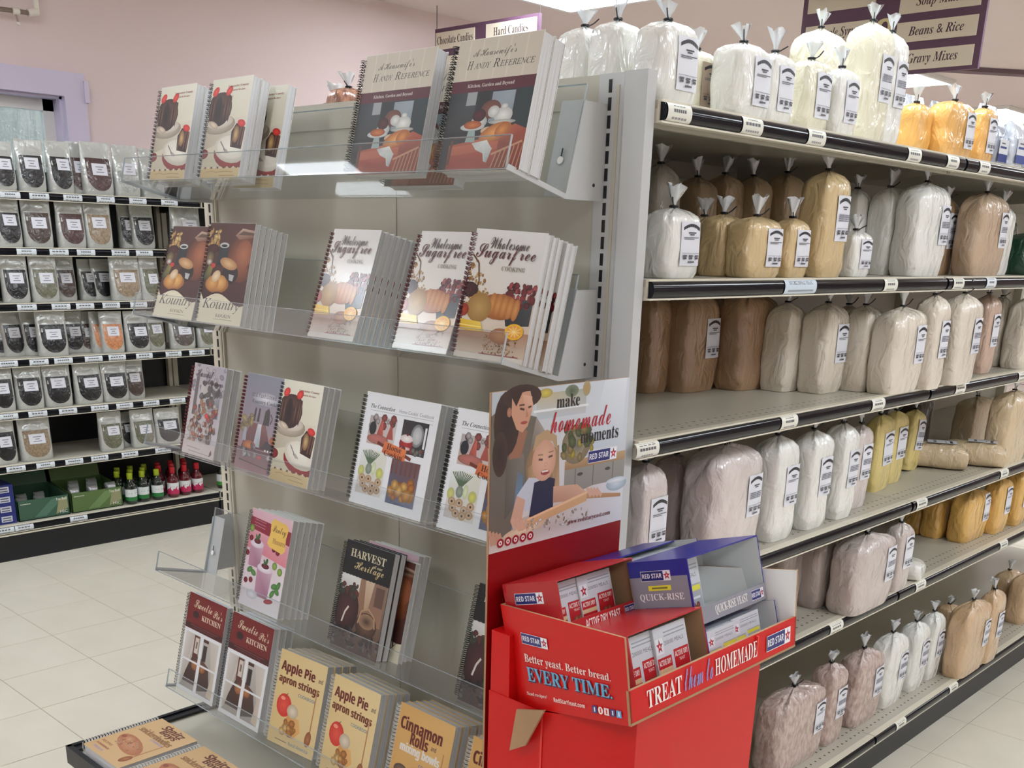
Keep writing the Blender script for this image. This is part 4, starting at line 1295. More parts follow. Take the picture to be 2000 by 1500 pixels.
PROF = [(0, .91), (.025, .985), (.10, 1.01), (.28, 1.025), (.5, 1.02), (.70, 1.01), (.80, .985), (.87, .93), (.925, .79), (.965, .52), (1.0, .10)]
def prof_at(t):
    for (a, b_), (c_, d_) in zip(PROF, PROF[1:]):
        if t <= c_:
            return b_ + (d_ - b_) * (t - a) / (c_ - a)
    return .1
NSUP = 4.6
def bag(a, b, h, fill, seed, label=True, label_at=None, film_top=True, name='flour_bag', root=None, dark_label=False):
    """a, b: half depth (x) and half width (y); the aisle side is +x"""
    rnd = random.Random(seed)
    n = 26
    ph = [rnd.uniform(0, 6.28) for _ in range(6)]
    m = MB()
    rows = []
    for i in range(19):
        t = PROF[-1][0] * (i / 18) ** .9
        k = prof_at(t)
        ring = []
        for j in range(n):
            th = 2 * PI * j / n
            cx_, sy_ = math.cos(th), math.sin(th)
            x = math.copysign(abs(cx_) ** (2 / NSUP), cx_)
            y = math.copysign(abs(sy_) ** (2 / NSUP), sy_)
            pl = max(0, t - .70) / .30
            r = k * (1 + .10 * pl * math.cos(9 * th + ph[0]) + .05 * pl * math.cos(5 * th + ph[1]))
            lump = 1 + .018 * math.sin(3 * th + ph[2] + t * 7) + .014 * math.sin(t * 15 + ph[3])
            if t < .02: lump = 1
            ring.append((a * x * r * lump, b * y * r * lump, h * (t - .03 * pl * abs(math.sin(4 * th + ph[4])))))
        rows.append(ring)
    mt = bagmat(fill)
    m.grid(rows, mt, closed=True)
    m.face(list(reversed(rows[0])), mt)
    m.build('bag', root, smooth=True)
    # twist tie and fanned tuft
    m = MB()
    m.tube([(.0065 * math.cos(2 * PI * k / 8), .0065 * math.sin(2 * PI * k / 8), h + .001) for k in range(8)], .0022, TIE, 5, closed=True)
    s_ = rnd.choice((-1, 1))
    m.tube([(.004, .006 * s_, h + .001), (.008, .014 * s_, h + .006), (.012, .022 * s_, h + .008 + .01 * rnd.random())], .0013, TIE, 4)
    m.build('twist_tie', root)
    m = MB()
    nn = 14
    hh = rnd.uniform(.026, .040)
    lx, ly = rnd.uniform(-.35, .35), rnd.uniform(-.45, .45)
    rows = []
    for t, r in ((0, .005), (.25, .006), (.6, .013), (1, .019)):
        rows.append([((r * (1 + .45 * t * math.cos(5 * 2 * PI * j / nn + ph[5]))) * math.cos(2 * PI * j / nn) * .55 + lx * t * hh * .6,
                      (r * (1 + .45 * t * math.cos(5 * 2 * PI * j / nn + ph[5]))) * math.sin(2 * PI * j / nn) + ly * t * hh * .6,
                      h + t * hh * (1 + .12 * math.sin(3 * 2 * PI * j / nn + ph[1]))) for j in range(nn)])
    m.grid(rows, TUFT, closed=True)
    m.build('gathered_top', root, smooth=True)
    if label:
        m = MB()
        lw = min(.062, b * 1.35)
        lh = min(.090, h * .62)
        y1 = b * .86
        z0 = (label_at if label_at is not None else (.18 if h < .16 else .34)) * h
        def f(u, v, l):
            y = y1 - lw * (1 - u)
            z = z0 + lh * v
            k = prof_at(z / h) * 1.028
            q = min(.999, abs(y) / (b * k))
            return (a * k * (1 - q ** NSUP) ** (1 / NSUP) + .0012 + l, y, z)
        A_ = Art(m, f, lift=.0, step=.0001)
        base = (190, 170, 150) if dark_label else (226, 228, 236)
        NU, NV = 8, 4
        for i in range(NU):
            for j in range(NV):
                A_.m = PRINT
                A_.mb.face([f(i / NU, j / NV, 0), f((i + 1) / NU, j / NV, 0), f((i + 1) / NU, (j + 1) / NV, 0), f(i / NU, (j + 1) / NV, 0)], PRINT, rgb(base))
        D = (40, 40, 46)
        P = [(.10 + .8 * k / 8, .80 + .085 * math.sin(PI * k / 8)) for k in range(9)]
        for (xa, ya), (xb, yb) in zip(P, P[1:]):
            A_.put([(xa, ya), (xb, yb), (xb, yb + .07), (xa, ya + .07)], D)
        A_.rect(.34, .735, .70, .765, (70, 70, 76)); A_.rect(.40, .695, .62, .72, (70, 70, 76))
        if h > .16 and rnd.random() < .6:
            for k in range(4):
                for q in range(2):
                    A_.rect(.12 + q * .38, .44 + k * .042, .48 + q * .38, .465 + k * .042, (128, 128, 140))
        else:
            A_.rect(.12, .63, .50, .65, (120, 120, 128)); A_.rect(.50, .632, .86, .652, (120, 120, 128)); A_.rect(.12, .60, .62, .615, (120, 120, 128))
        A_.rect(.06, .285, .50, .292, (90, 90, 98)); A_.rect(.50, .285, .94, .292, (90, 90, 98))
        for k in range(3):
            A_.rect(.10 + k * .29, .21, .30 + k * .29, .245, (90, 90, 98)); A_.rect(.12 + k * .29, .15, .28 + k * .29, .20, (80, 80, 88))
        A_.rect(.34, .07, .66, .105, (96, 96, 104))
        m.build('paper_label', root)

BAGS = [
(1, -0.22, 0.066, 0.106, 0.158, 0.144, 'white', 0),
(1, -0.13, 0.066, 0.102, 0.148, 0.142, 'white', 0),
(1, -0.02, 0.066, 0.056, 0.149, 0.129, 'white', 1),
(1, -0.1, 0.054, 0.302, 0.334, 0.118, 'ivory', 2),
(1, -0.02, 0.066, 0.282, 0.382, 0.128, 'white', 1),
(1, -0.02, 0.048, 0.42, 0.465, 0.124, 'white', 1),
(1, -0.02, 0.054, 0.522, 0.608, 0.13, 'ivory', 1),
(1, -0.005, 0.048, 0.628, 0.695, 0.125, 'white', 1),
(1, -0.22, 0.078, 0.893, 1.041, 0.262, 'ivory', 0),
(1, -0.03, 0.072, 0.786, 0.883, 0.237, 'ivory', 1),
(1, -0.03, 0.06, 0.959, 0.953, 0.227, 'white', 1),
(1, -0.06, 0.06, 1.141, 1.187, 0.115, 'orange', 0),
(1, -0.02, 0.06, 1.193, 1.342, 0.129, 'orange', 1),
(1, -0.02, 0.048, 1.403, 1.478, 0.131, 'orange', 1),
(2, -0.02, 0.06, 0.106, 0.197, 0.118, 'white', 1),
(2, -0.25, 0.06, 0.401, 0.443, 0.212, 'grey', 0),
(2, -0.33, 0.072, 0.665, 0.699, 0.203, 'tan', 0),
(2, -0.33, 0.072, 0.775, 0.81, 0.216, 'tan', 0),
(2, -0.3, 0.072, 0.842, 0.893, 0.215, 'tan', 0),
(2, -0.27, 0.072, 0.92, 1.014, 0.228, 'tan', 0),
(2, -0.14, 0.06, 0.419, 0.445, 0.112, 'gold', 0),
(2, -0.08, 0.06, 0.367, 0.445, 0.116, 'gold', 0),
(2, -0.02, 0.06, 0.372, 0.485, 0.113, 'gold', 1),
(2, -0.02, 0.048, 0.522, 0.593, 0.114, 'gold', 1),
(2, -0.02, 0.066, 0.646, 0.748, 0.212, 'gold', 1),
(2, -0.02, 0.048, 0.805, 0.874, 0.098, 'white', 1),
(2, -0.16, 0.06, 1.087, 1.132, 0.198, 'white', 0),
(2, -0.093, 0.066, 1.107, 1.19, 0.203, 'white', 0),
(2, -0.02, 0.072, 1.113, 1.277, 0.216, 'white', 1),
(2, -0.1, 0.036, 1.462, 1.525, 0.193, 'brown', 1),
(2, -0.02, 0.072, 1.486, 1.672, 0.211, 'oat', 1),
(2, -0.06, 0.06, 1.898, 1.838, 0.188, 'white', 0),
(3, -0.348, 0.078, 0.54, 0.589, 0.222, 'brown', 0),
(3, -0.3, 0.084, 0.6, 0.727, 0.225, 'brown', 1),
(3, -0.327, 0.066, 0.792, 0.823, 0.215, 'brown', 0),
(3, -0.242, 0.084, 0.744, 0.895, 0.227, 'brown', 1),
(3, -0.169, 0.072, 0.829, 0.89, 0.205, 'cream', 0),
(3, -0.096, 0.072, 0.866, 0.969, 0.207, 'cream', 1),
(3, -0.128, 0.06, 1.097, 1.073, 0.198, 'cream', 1),
(3, -0.056, 0.072, 0.988, 1.072, 0.202, 'cream', 0),
(3, 0.017, 0.072, 0.997, 1.153, 0.202, 'cream', 1),
(3, 0.033, 0.066, 1.172, 1.249, 0.228, 'cream', 1),
(3, 0.037, 0.066, 1.321, 1.452, 0.229, 'cream', 1),
(3, -0.027, 0.06, 1.687, 1.757, 0.221, 'pinktan', 1),
(3, -0.078, 0.06, 1.974, 2.015, 0.206, 'cream', 1),
(3, -0.005, 0.066, 1.926, 2.032, 0.207, 'cream', 0),
(4, -0.03, 0.06, 0.112, 0.167, 0.233, 'powder', 1),
(4, -0.14, 0.078, 0.389, 0.448, 0.198, 'pinkpowder', 0),
(4, -0.02, 0.09, 0.334, 0.509, 0.237, 'powder', 1),
(4, -0.02, 0.072, 0.568, 0.664, 0.234, 'white', 1),
(4, -0.02, 0.066, 0.727, 0.82, 0.23, 'white', 1),
(4, -0.02, 0.066, 0.891, 0.956, 0.231, 'white', 1),
(4, -0.05, 0.042, 1.037, 1.074, 0.213, 'powder', 1),
(4, -0.102, 0.048, 1.246, 1.339, 0.208, 'yellow', 1),
(4, -0.121, 0.048, 1.376, 1.459, 0.203, 'yellow', 1),
(4, -0.164, 0.048, 1.61, 1.671, 0.181, 'yellow', 1),
(4, -0.174, 0.078, 2.11, 2.296, 0.17, 'tan2', 0),
(4, -0.0, 0.078, 1.929, 2.109, 0.224, 'tan2', 0),
(5, -0.109, 0.072, 0.82, 0.912, 0.193, 'greypowder', 0),
(5, -0.06, 0.078, 0.914, 1.048, 0.184, 'greypowder', 0),
(5, 0.035, 0.084, 0.929, 1.135, 0.196, 'powder2', 1),
(5, 0.016, 0.054, 1.227, 1.283, 0.187, 'powder2', 1),
(5, -0.201, 0.06, 1.899, 1.906, 0.092, 'yolk', 0),
(5, -0.134, 0.066, 1.849, 1.993, 0.136, 'yolk', 0),
(5, -0.053, 0.066, 1.861, 2.036, 0.162, 'yolk', 1),
(5, -0.032, 0.06, 2.054, 2.163, 0.182, 'yolk', 1),
(5, -0.025, 0.06, 2.223, 2.315, 0.187, 'yolk', 1),
(6, -0.05, 0.084, 0.797, 1.029, 0.221, 'wheat', 1),
(6, -0.05, 0.072, 1.054, 1.147, 0.236, 'wheat', 1),
(6, -0.05, 0.072, 1.223, 1.379, 0.226, 'wheat', 1),
(6, -0.05, 0.066, 1.421, 1.545, 0.229, 'white', 1),
(6, -0.05, 0.066, 1.606, 1.703, 0.222, 'white', 1),
(6, -0.05, 0.06, 1.751, 1.819, 0.226, 'white', 1),
(6, -0.16, 0.066, 2.203, 2.247, 0.118, 'tan3', 0),
(6, 0.021, 0.072, 1.826, 2.023, 0.249, 'tan3', 1),
(6, 0.025, 0.06, 2.031, 2.131, 0.253, 'tan3', 1),
(6, -0.128, 0.072, 2.647, 2.789, 0.151, 'tan3', 0),
(6, -0.03, 0.072, 2.535, 2.702, 0.185, 'tan3', 0),
(4, -0.28, 0.08, 1.90, 2.02, 0.20, 'dark', 0),
(2, -0.04, 0.09, 1.96, 2.10, 0.12, 'greenb', 0), (2, -0.04, 0.09, 2.12, 2.28, 0.13, 'greenb', 0),
(2, -0.16, 0.09, 2.0, 2.16, 0.17, 'greenb', 0),
]
LEANX = {}
for tier in range(1, 7):
    L = sorted([b_ for b_ in BAGS if b_[0] == tier], key=lambda q: (q[3] + q[4]) / 2)
    cnt = {}
    for i, (s_, xf, d, y0, y1, h, fill, lab) in enumerate(L):
        if y1 - y0 < .078:
            y0 = y1 - .078 if i % 2 else y0 - (.078 - (y1 - y0)) * .6
            y1 = max(y1, y0 + .078)
        c_ = cnt[fill] = cnt.get(fill, 0) + 1
        tot = sum(1 for q in L if q[6] == fill)
        txt = '%s%s bag, %s of its kind from the cookbooks, %s shelf' % ('labelled ' if lab else '', WORDC[fill], ORD[c_ - 1], TIER[tier])
        if tot == 1:
            txt = 'only %s bag%s on the %s flour shelf' % (WORDC[fill], ' with a printed label' if lab else '', TIER[tier])
        xc = xf - d / 2
        t = thing('flour_bag', txt, 'bag', (xc, (y0 + y1) / 2, SH[tier] + .0008), group='bags on the %s flour shelf' % TIER[tier])
        if fill == 'yellow':
            t.rotation_euler = (math.radians((-7, 4, 0)[c_ % 3]), 0, 0)
        bag(d / 2 * 1.06, (y1 - y0) / 2 * 1.10, h, fill, 100 * tier + i, bool(lab), dark_label=(lab == 2), root=t)

# bags lying down on the fourth shelf, and a small packet on the fifth
def lying(label, x, y, z, L, W, Hh, fill, rz, seed, cat='bag', labelled=True):
    t = thing('flour_bag', label, cat, (x, y, z), rz=rz)
    rnd = random.Random(seed)
    m = MB()
    rows = []
    for i in range(15):
        u = i / 14
        k = 1 - .55 * abs(2 * u - 1) ** 6
        ring = []
        for j in range(20):
            th = 2 * PI * j / 20
            yy = math.copysign(abs(math.cos(th)) ** .6, math.cos(th)) * W / 2 * (.96 if i in (0, 14) else 1)
            zz = math.copysign(abs(math.sin(th)) ** .6, math.sin(th)) * Hh / 2
            zz = zz * (1 + .04 * math.sin(u * 9 + seed)) * (k if zz > 0 else 1)
            ring.append((L * (u - .5) * (1.0 - .03 * abs(math.sin(th))), yy * (.75 + .25 * k), Hh / 2 + max(zz, -Hh / 2)))
        rows.append(ring)
    mt = bagmat(fill)
    m.grid(rows, mt, closed=True); m.face(list(reversed(rows[0])), mt); m.face(rows[-1], mt)
    m.build('bag', t, smooth=True)
    m = MB(); m.prism([(L / 2 - .004, Hh * .2), (L / 2 + .002, Hh * .55), (L / 2 - .004, Hh * .8)], -W * .1, W * .1, TUFT, axis='y'); m.build('folded_end', t)
    if labelled:
        m = MB()
        A_ = Art(m, lambda u, v, l: (-.02 + .085 * u, -.03 + .055 * v, Hh * (1.0) + .0022 + l), lift=0, step=.00005)
        A_.rect(0, 0, 1, 1, (214, 216, 222)); A_.rect(.75, .1, .85, .9, (70, 70, 76)); A_.rect(.2, .15, .3, .85, (120, 120, 126)); A_.rect(.6, .3, .64, .7, (90, 90, 96))
        m.build('paper_label', t)
lying('tan bag lying on its side beside the yellow meal, fourth shelf', -.155, 1.745, SH[4] + .001, .20, .115, .075, 'tan2', .45, 1)
lying('tan bag lying on its side farther along the fourth shelf', -.085, 1.885, SH[4] + .001, .19, .105, .072, 'tan2', .35, 2)
lying('small white packet lying by the grey white powder, fifth shelf', -.035, 1.37, SH[5] + .001, .10, .09, .055, 'white', .2, 3, labelled=False)

# foil and plastic packages on the top shelf beyond the joint
def packet(name, label, x, y, z, w, d, h, c0, c1, rz=0, foil=.0, seed=0, band=True):
    t = thing(name, label, 'packet', (x, y, z), rz=rz)
    rnd = random.Random(seed)
    pm = mat('packet_foil_%s_%s_%s' % c0, c0, rough=.25, metal=foil, coat=.5, bump=(22, .9, .01))
    m = MB()
    rows = []
    for i, (tt, k) in enumerate(((0, .8), (.06, 1), (.3, 1.05), (.6, 1.0), (.8, .8), (.93, .35), (1, .06))):
        rows.append([(d / 2 * k * math.copysign(abs(math.cos(q)) ** .6, math.cos(q)) * (1 + .05 * rnd.uniform(-1, 1)), w / 2 * (1 if tt > .5 else .94 + .1 * tt) * math.copysign(abs(math.sin(q)) ** .5, math.sin(q)), h * tt)
                     for q in [2 * PI * j / 18 for j in range(18)]])
    m.grid(rows, pm, closed=True); m.face(list(reversed(rows[0])), pm); m.face(rows[-1], pm)
    m.build('pouch', t, smooth=True)
    if band:
        m = MB()
        A_ = Art(m, lambda u, v, l: (d / 2 * 1.07 + .001 + l, -w * .36 + w * .72 * u, h * (.10 + .5 * v)), lift=0, step=.0001)
        A_.rect(0, 0, 1, .35, c1); A_.rect(0, .35, 1, 1, (222, 224, 230)); A_.rect(.1, .6, .8, .7, c1); A_.rect(.2, .8, .6, .86, (90, 90, 100))
        m.build('paper_label', t)
    return t
Zt = SH[1] + .001
PK = [(-.045, 1.545, .085, .045, .105, (168, 176, 190), (40, 60, 130), 'shiny blue and silver packet after the orange bags'),
      (-.035, 1.64, .10, .05, .115, (206, 212, 222), (60, 80, 150), 'white packet with a blue band after the silver one'),
      (-.035, 1.755, .10, .05, .10, (196, 204, 216), (60, 80, 150), 'pale packet near the picture edge on the top shelf'),
      (-.16, 1.60, .11, .05, .155, (176, 184, 194), (150, 30, 40), 'silver packet with a red band behind the blue packets'),
      (-.15, 1.73, .12, .05, .17, (214, 220, 230), (170, 40, 60), 'white packet with a red stripe behind the pale packet'),
      (-.04, 1.875, .10, .05, .11, (196, 204, 216), (60, 80, 150), 'pale blue packet farther along the top shelf')]
for i, (x, y, w, d, h, c0, c1, l) in enumerate(PK):
    packet('foil_packet', l, x, y, Zt, w, d, h, c0, c1, foil=.3, seed=i)
for i, (x, y, h) in enumerate([(-.36, 1.60, .20), (-.36, 1.72, .205), (-.34, 1.85, .20), (-.34, 1.97, .195), (-.34, 2.10, .19), (-.34, 2.24, .18)]):
    packet('foil_packet', '%s silver packet of the back row behind the orange bags' % ORD[i], x, y, Zt, .115, .06, h, [(176, 190, 210), (206, 212, 220), (186, 190, 194)][i % 3], (40, 56, 130), foil=.4, seed=20 + i)

# the shelving on the other side of the run, seen only over the cookbook rack: candied nuts
t = thing('shelving_unit', 'beige steel shelving back to back with the flour, behind the cookbook rack', 'shelving', (0, .012, 0))
m = MB(); m.box(-.690, .002, .10, -.680, SEC, 1.70, METAL); m.build('back_panel', t)
m = MB(); m.box(-1.318, 0, 0, -.700, SEC, .112, BLACKM); m.build('kick_plate', t)
for z in (1.676, 1.404, 1.134, .838, .588, .150):
    m = MB(); m.box(-1.335, .001, z - .012, -.692, SEC - .001, z, METAL); m.box(-1.335, .001, z - .036, -1.322, SEC - .001, z - .012, CREAM); m.build('shelf', t)
for i, (x, y, h, b_) in enumerate([(-1.02, .20, .105, .05), (-.93, .215, .115, .045), (-.85, .20, .11, .045), (-.77, .23, .10, .042), (-1.12, .24, .085, .045)]):
    t = thing('nut_bag', 'clear bag of candied nuts, %s in the row behind the cookbook rack' % ORD[(4, 1, 2, 3, 0)[i] if False else i], 'bag', (x, y, 1.677))
    bag(.03, b_, h, 'nuts', 900 + i, False, root=t)

# ------------------------------------------------------------------ spice shelving along the window wall
SZ = [1.600, 1.372, 1.140, .903, .675, .439, .165]
STAG = [[.496, .619, .767, .918, 1.073, 1.232], [.537, .679, .802, .965, 1.084], [.51, .661, .772, .897, 1.033], [.398, .534, .645, .787, .902, 1.039, 1.193, 1.321],
        [.371, .501, .64, .792, .917, 1.054, 1.195], [.374, .508, .643, .767, .92, 1.096], [.289, .377, .634]]
SPN = 'top second third fourth fifth sixth bottom'.split()
for k, (ya, lab) in enumerate(((.18, 'black backed shelving section holding spice pouches and bottles'), (1.405, 'black backed shelving section after the spices, mostly hidden'), (-1.045, 'empty black backed shelving section before the spices'))):
    t = thing('shelving_unit', lab, 'shelving', (-3.72, ya, 0))
    L_ = 1.219
    m = MB(); m.box(-.43, .002, .10, -.42, L_ - .002, 1.70, BLACKM); m.build('back_panel', t)
    m = MB(); m.box(-.435, -.004, 0, -.39, .022, 1.72, CREAM); m.build('upright', t)
    m = MB(); m.box(-.415, L_ - .026, 0, -.39, L_ - .006, 1.72, CREAM); m.build('upright', t)
    m = MB(); m.box(-.40, .001, .0, -.012, L_ - .001, .125, BLACKM); m.box(-.012, .001, .118, -.006, L_ - .001, .125, CREAM); m.build('kick_plate', t)
    for s_, z in enumerate(SZ):
        m = MB(); m.box(-.415, .002, z - .012, -.012, L_ - .002, z, METAL)
        for yy in (.004, L_ - .007):
            m.prism([(-.40, z - .012), (-.03, z - .012), (-.03, z - .03), (-.40, z - .06)], yy, yy + .003, BLACKM, axis='y')
        sh = m.build('shelf', t)
        lip_smooth(lip_mesh(L_ - .004, .036, .008), 'label_strip', sh, (-.010, .002, z + .001))
        for y in STAG[s_]:
            if k == 0:
                tg = price_tag(sh, y - ya - .04, .085, .036, (222, 228, 234), seed=s_ * 50 + int(y * 100))
                tg.location.x += -.0135; tg.location.z += z + .001

FOILP = mat('silver_pouch', (196, 198, 194), rough=.28, metal=.3, bump=(16, .8, .012), coat=.5)
CONT = dict(black=(15, 15, 19), brown=(60, 46, 40), red=(64, 40, 38), tan=(128, 110, 88), green=(92, 92, 74), orange=(176, 116, 76), clear=(150, 152, 148), speck=(78, 70, 66))
CW = dict(black='black tea', brown='dark brown spice', red='reddish brown spice', tan='tan herb', green='grey green herb', orange='orange flake spice', clear='silvery', speck='speckled seed')
def pouch(root, w, h, kind, seed):
    """stand-up pouch: silver frame, clear window onto the contents, white label; front is +x"""
    rnd = random.Random(seed)
    m = MB()
    rows = []
    th = [(0, .030), (.08, .036), (.3, .034), (.55, .024), (.8, .008), (.88, .0022), (1, .0015)]
    def half(t):
        for (a, b_), (c_, d_) in zip(th, th[1:]):
            if t <= c_:
                return b_ + (d_ - b_) * (t - a) / (c_ - a)
        return .0015
    for tt, _ in th[:2] + [(.2, 0)] + th[2:4] + [(.68, 0)] + th[4:]:
        hx = half(tt)
        ring = []
        for j in range(20):
            q = 2 * PI * j / 20
            ring.append((hx * math.copysign(abs(math.cos(q)) ** .8, math.cos(q)), w / 2 * math.copysign(abs(math.sin(q)) ** .7, math.sin(q)) * (.97 if tt < .05 else 1), h * tt))
        rows.append(ring)
    m.grid(rows, FOILP, closed=True); m.face(list(reversed(rows[0])), FOILP)
    m.build('pouch', root, smooth=True)
    def f(u, v, l):
        y = w * (u - .5); z = h * v
        q = min(.999, abs(y) / (w / 2))
        return (half(v) * math.cos(math.asin(q ** (1 / .7))) ** .8 + .0012 + l, y, z)
    cm = mat('pouch_contents_' + kind, CONT[kind], rough=.35, coat=.9, coat_rough=.12, noise=(120, .6, tuple(min(255, v * 1.35 + 8) for v in CONT[kind])), bump=(40, .8, .006))
    m = MB()
    top = .70 if kind != 'clear' else .5
    def fu(t, s_):      # window outline half width at v
        return .40 * math.sqrt(max(0, 1 - max(0, (.34 - t) / .26) ** 2)) * s_
    V = [.085, .10, .13, .18, .25, .34, .5, top]
    R_ = []
    for v in V:
        hw = max(.04, fu(v, 1))
        R_.append([f(.5 + hw * (2 * k / 6 - 1), v, 0) for k in range(7)])
    m.grid(R_, cm)
    m.build('contents', root, smooth=True)
    m = MB()
    A_ = Art(m, lambda u, v, l: f(u, v, l), lift=.0012, step=.0001)
    x0 = .28 + rnd.uniform(-.03, .05); y0 = .40 + rnd.uniform(-.03, .05)
    for k in range(5):
        A_.l = .0012; A_.mb.face([f(x0 + .10 * k, y0, .0014), f(x0 + .10 * (k + 1), y0, .0014), f(x0 + .10 * (k + 1), y0 + .22, .0014), f(x0 + .10 * k, y0 + .22, .0014)], PRINT, rgb(224, 224, 232))
    for k, (a, b_) in enumerate(((.12, .38), (.18, .32), (.12, .38))):
        A_.rect(x0 + a, y0 + .15 - .05 * k, x0 + b_, y0 + .165 - .05 * k, (120, 120, 130))
    m.build('paper_label', root)
POUCHES = [(0, 0.455, 0.551, 0.197, 'black', -3.745), (0, 0.562, 0.683, 0.213, 'black', -3.745), (0, 0.692, 0.808, 0.217, 'black', -3.745), (0, 0.836, 0.883, 0.225, 'red', -3.795), (0, 0.847, 0.994, 0.226, 'red', -3.745), (0, 0.997, 1.122, 0.224, 'clear', -3.745), (0, 1.137, 1.254, 0.22, 'clear', -3.765), (1, 0.439, 0.553, 0.203, 'black', -3.745), (1, 0.559, 0.687, 0.209, 'brown', -3.745), (1, 0.707, 0.838, 0.21, 'red', -3.745), (1, 0.837, 0.964, 0.211, 'tan', -3.745), (1, 1.065, 1.135, 0.204, 'black', -3.845), (1, 1.094, 1.214, 0.206, 'black', -3.815), (1, 1.279, 1.451, 0.224, 'clear', -3.785), (2, 0.438, 0.557, 0.202, 'black', -3.745), (2, 0.563, 0.689, 0.204, 'green', -3.745), (2, 0.714, 0.774, 0.196, 'brown', -3.805), (2, 0.847, 0.906, 0.185, 'black', -3.845), (2, 0.896, 0.977, 0.186, 'black', -3.835), (2, 0.933, 1.086, 0.201, 'tan', -3.745), (2, 1.097, 1.166, 0.207, 'green', -3.745), (3, 0.417, 0.468, 0.195, 'black', -3.845), (3, 0.448, 0.528, 0.2, 'black', -3.825), (3, 0.534, 0.621, 0.2, 'black', -3.815), (3, 0.564, 0.703, 0.203, 'black', -3.745), (3, 0.731, 0.797, 0.191, 'black', -3.825), (3, 0.792, 0.876, 0.189, 'brown', -3.825), (3, 0.852, 0.91, 0.19, 'orange', -3.785), (3, 0.861, 0.974, 0.192, 'orange', -3.745), (3, 0.979, 1.108, 0.191, 'black', -3.745), (3, 1.115, 1.175, 0.187, 'green', -3.765), (3, 1.213, 1.352, 0.182, 'speck', -3.745), (3, 1.369, 1.459, 0.179, 'green', -3.745), (4, 0.335, 0.427, 0.204, 'black', -3.745), (4, 0.438, 0.563, 0.201, 'black', -3.745), (4, 0.564, 0.696, 0.198, 'black', -3.745), (4, 0.706, 0.846, 0.194, 'black', -3.745), (4, 0.842, 0.975, 0.193, 'black', -3.745), (4, 0.977, 1.064, 0.186, 'brown', -3.775), (5, 0.304, 0.415, 0.209, 'black', -3.745), (5, 0.425, 0.577, 0.202, 'tan', -3.745), (5, 0.804, 0.924, 0.19, 'green', -3.745), (5, 0.951, 1.01, 0.171, 'black', -3.805), (5, 0.965, 1.094, 0.187, 'green', -3.745), (5, 1.095, 1.234, 0.182, 'black', -3.745)]
for tier in range(6):
    L = [q for q in POUCHES if q[0] == tier]
    for i, (s_, y0, y1, h, kind, xf) in enumerate(L):
        w = max(.105, y1 - y0)
        yc = (y0 + y1) / 2
        same = [q for q in L if q[4] == kind]
        n = same.index(L[i])
        txt = 'pouch of %s, %s of its kind towards the cookbooks, %s spice shelf' % (CW[kind], ORD[n], SPN[tier])
        if len(same) == 1:
            txt = 'only pouch of %s on the %s spice shelf' % (CW[kind], SPN[tier])
        t = thing('spice_pouch', txt, 'pouch', (xf - .04, yc, SZ[tier] + .001), group='pouches on the %s spice shelf' % SPN[tier], rz=random.uniform(-.12, .12))
        pouch(t, w * .97, h * .98, kind, tier * 40 + i)

# bottles
def bottle(root, glass, capc, labc, seed, h=.150):
    m = MB()
    m.lathe([(0, .001), (.026, .001), (.029, .006), (.029, .085), (.026, .097), (.014, .110), (.012, .126), (.0001, .127)], 0, 0, glass, 16)
    m.build('glass_body', root, smooth=True)
    m = MB(); m.lathe([(.0001, .155), (.0125, .155), (.0138, .152), (.0138, .124), (.012, .123)], 0, 0, capc, 12); m.build('cap', root, smooth=True)
    m = MB()
    A_ = Art(m, lambda u, v, l: ((.0293 + l) * math.cos((u - .5) * 4.2 + .15), (.0293 + l) * math.sin((u - .5) * 4.2 + .15), .018 + .058 * v), lift=0, step=.00008)
    for k in range(12):
        A_.mb.face([A_.f(k / 12, 0, .0002), A_.f((k + 1) / 12, 0, .0002), A_.f((k + 1) / 12, 1, .0002), A_.f(k / 12, 1, .0002)], PRINT, rgb(222, 226, 226))
        if labc[0] > 100:
            A_.mb.face([A_.f(k / 12, 0, .0006), A_.f((k + 1) / 12, 0, .0006), A_.f((k + 1) / 12, .3 + .2 * (k % 3), .0006), A_.f(k / 12, .45, .0006)], PRINT, rgb(labc))
        else:
            A_.mb.face([A_.f(k / 12, 0, .0006), A_.f((k + 1) / 12, 0, .0006), A_.f((k + 1) / 12, .34, .0006), A_.f(k / 12, .34, .0006)], PRINT, rgb(labc))
    for k in range(4):
        A_.rect(.28 + k * .12, .62, .38 + k * .12, .70, (60, 90, 80) if labc[0] < 100 else (160, 30, 70))
    m.build('bottle_label', root)
GG = mat('dark_green_glass', (16, 30, 24), rough=.08, coat=.8)
RG = mat('red_juice_glass', (92, 16, 28), rough=.08, coat=.8)
YC = mat('lime_cap', (166, 184, 30), rough=.4)
RC = mat('red_cap', (190, 24, 40), rough=.4)
GB = [(-3.775, .935), (-3.785, 1.005), (-3.775, 1.078), (-3.850, .905), (-3.850, .975), (-3.855, 1.045), (-3.925, .945), (-3.925, 1.015), (-3.925, 1.09)]
RB = [(-3.775, 1.165), (-3.785, 1.238), (-3.790, 1.312), (-3.850, 1.130), (-3.855, 1.205), (-3.860, 1.280), (-3.925, 1.165), (-3.930, 1.240), (-3.930, 1.315)]
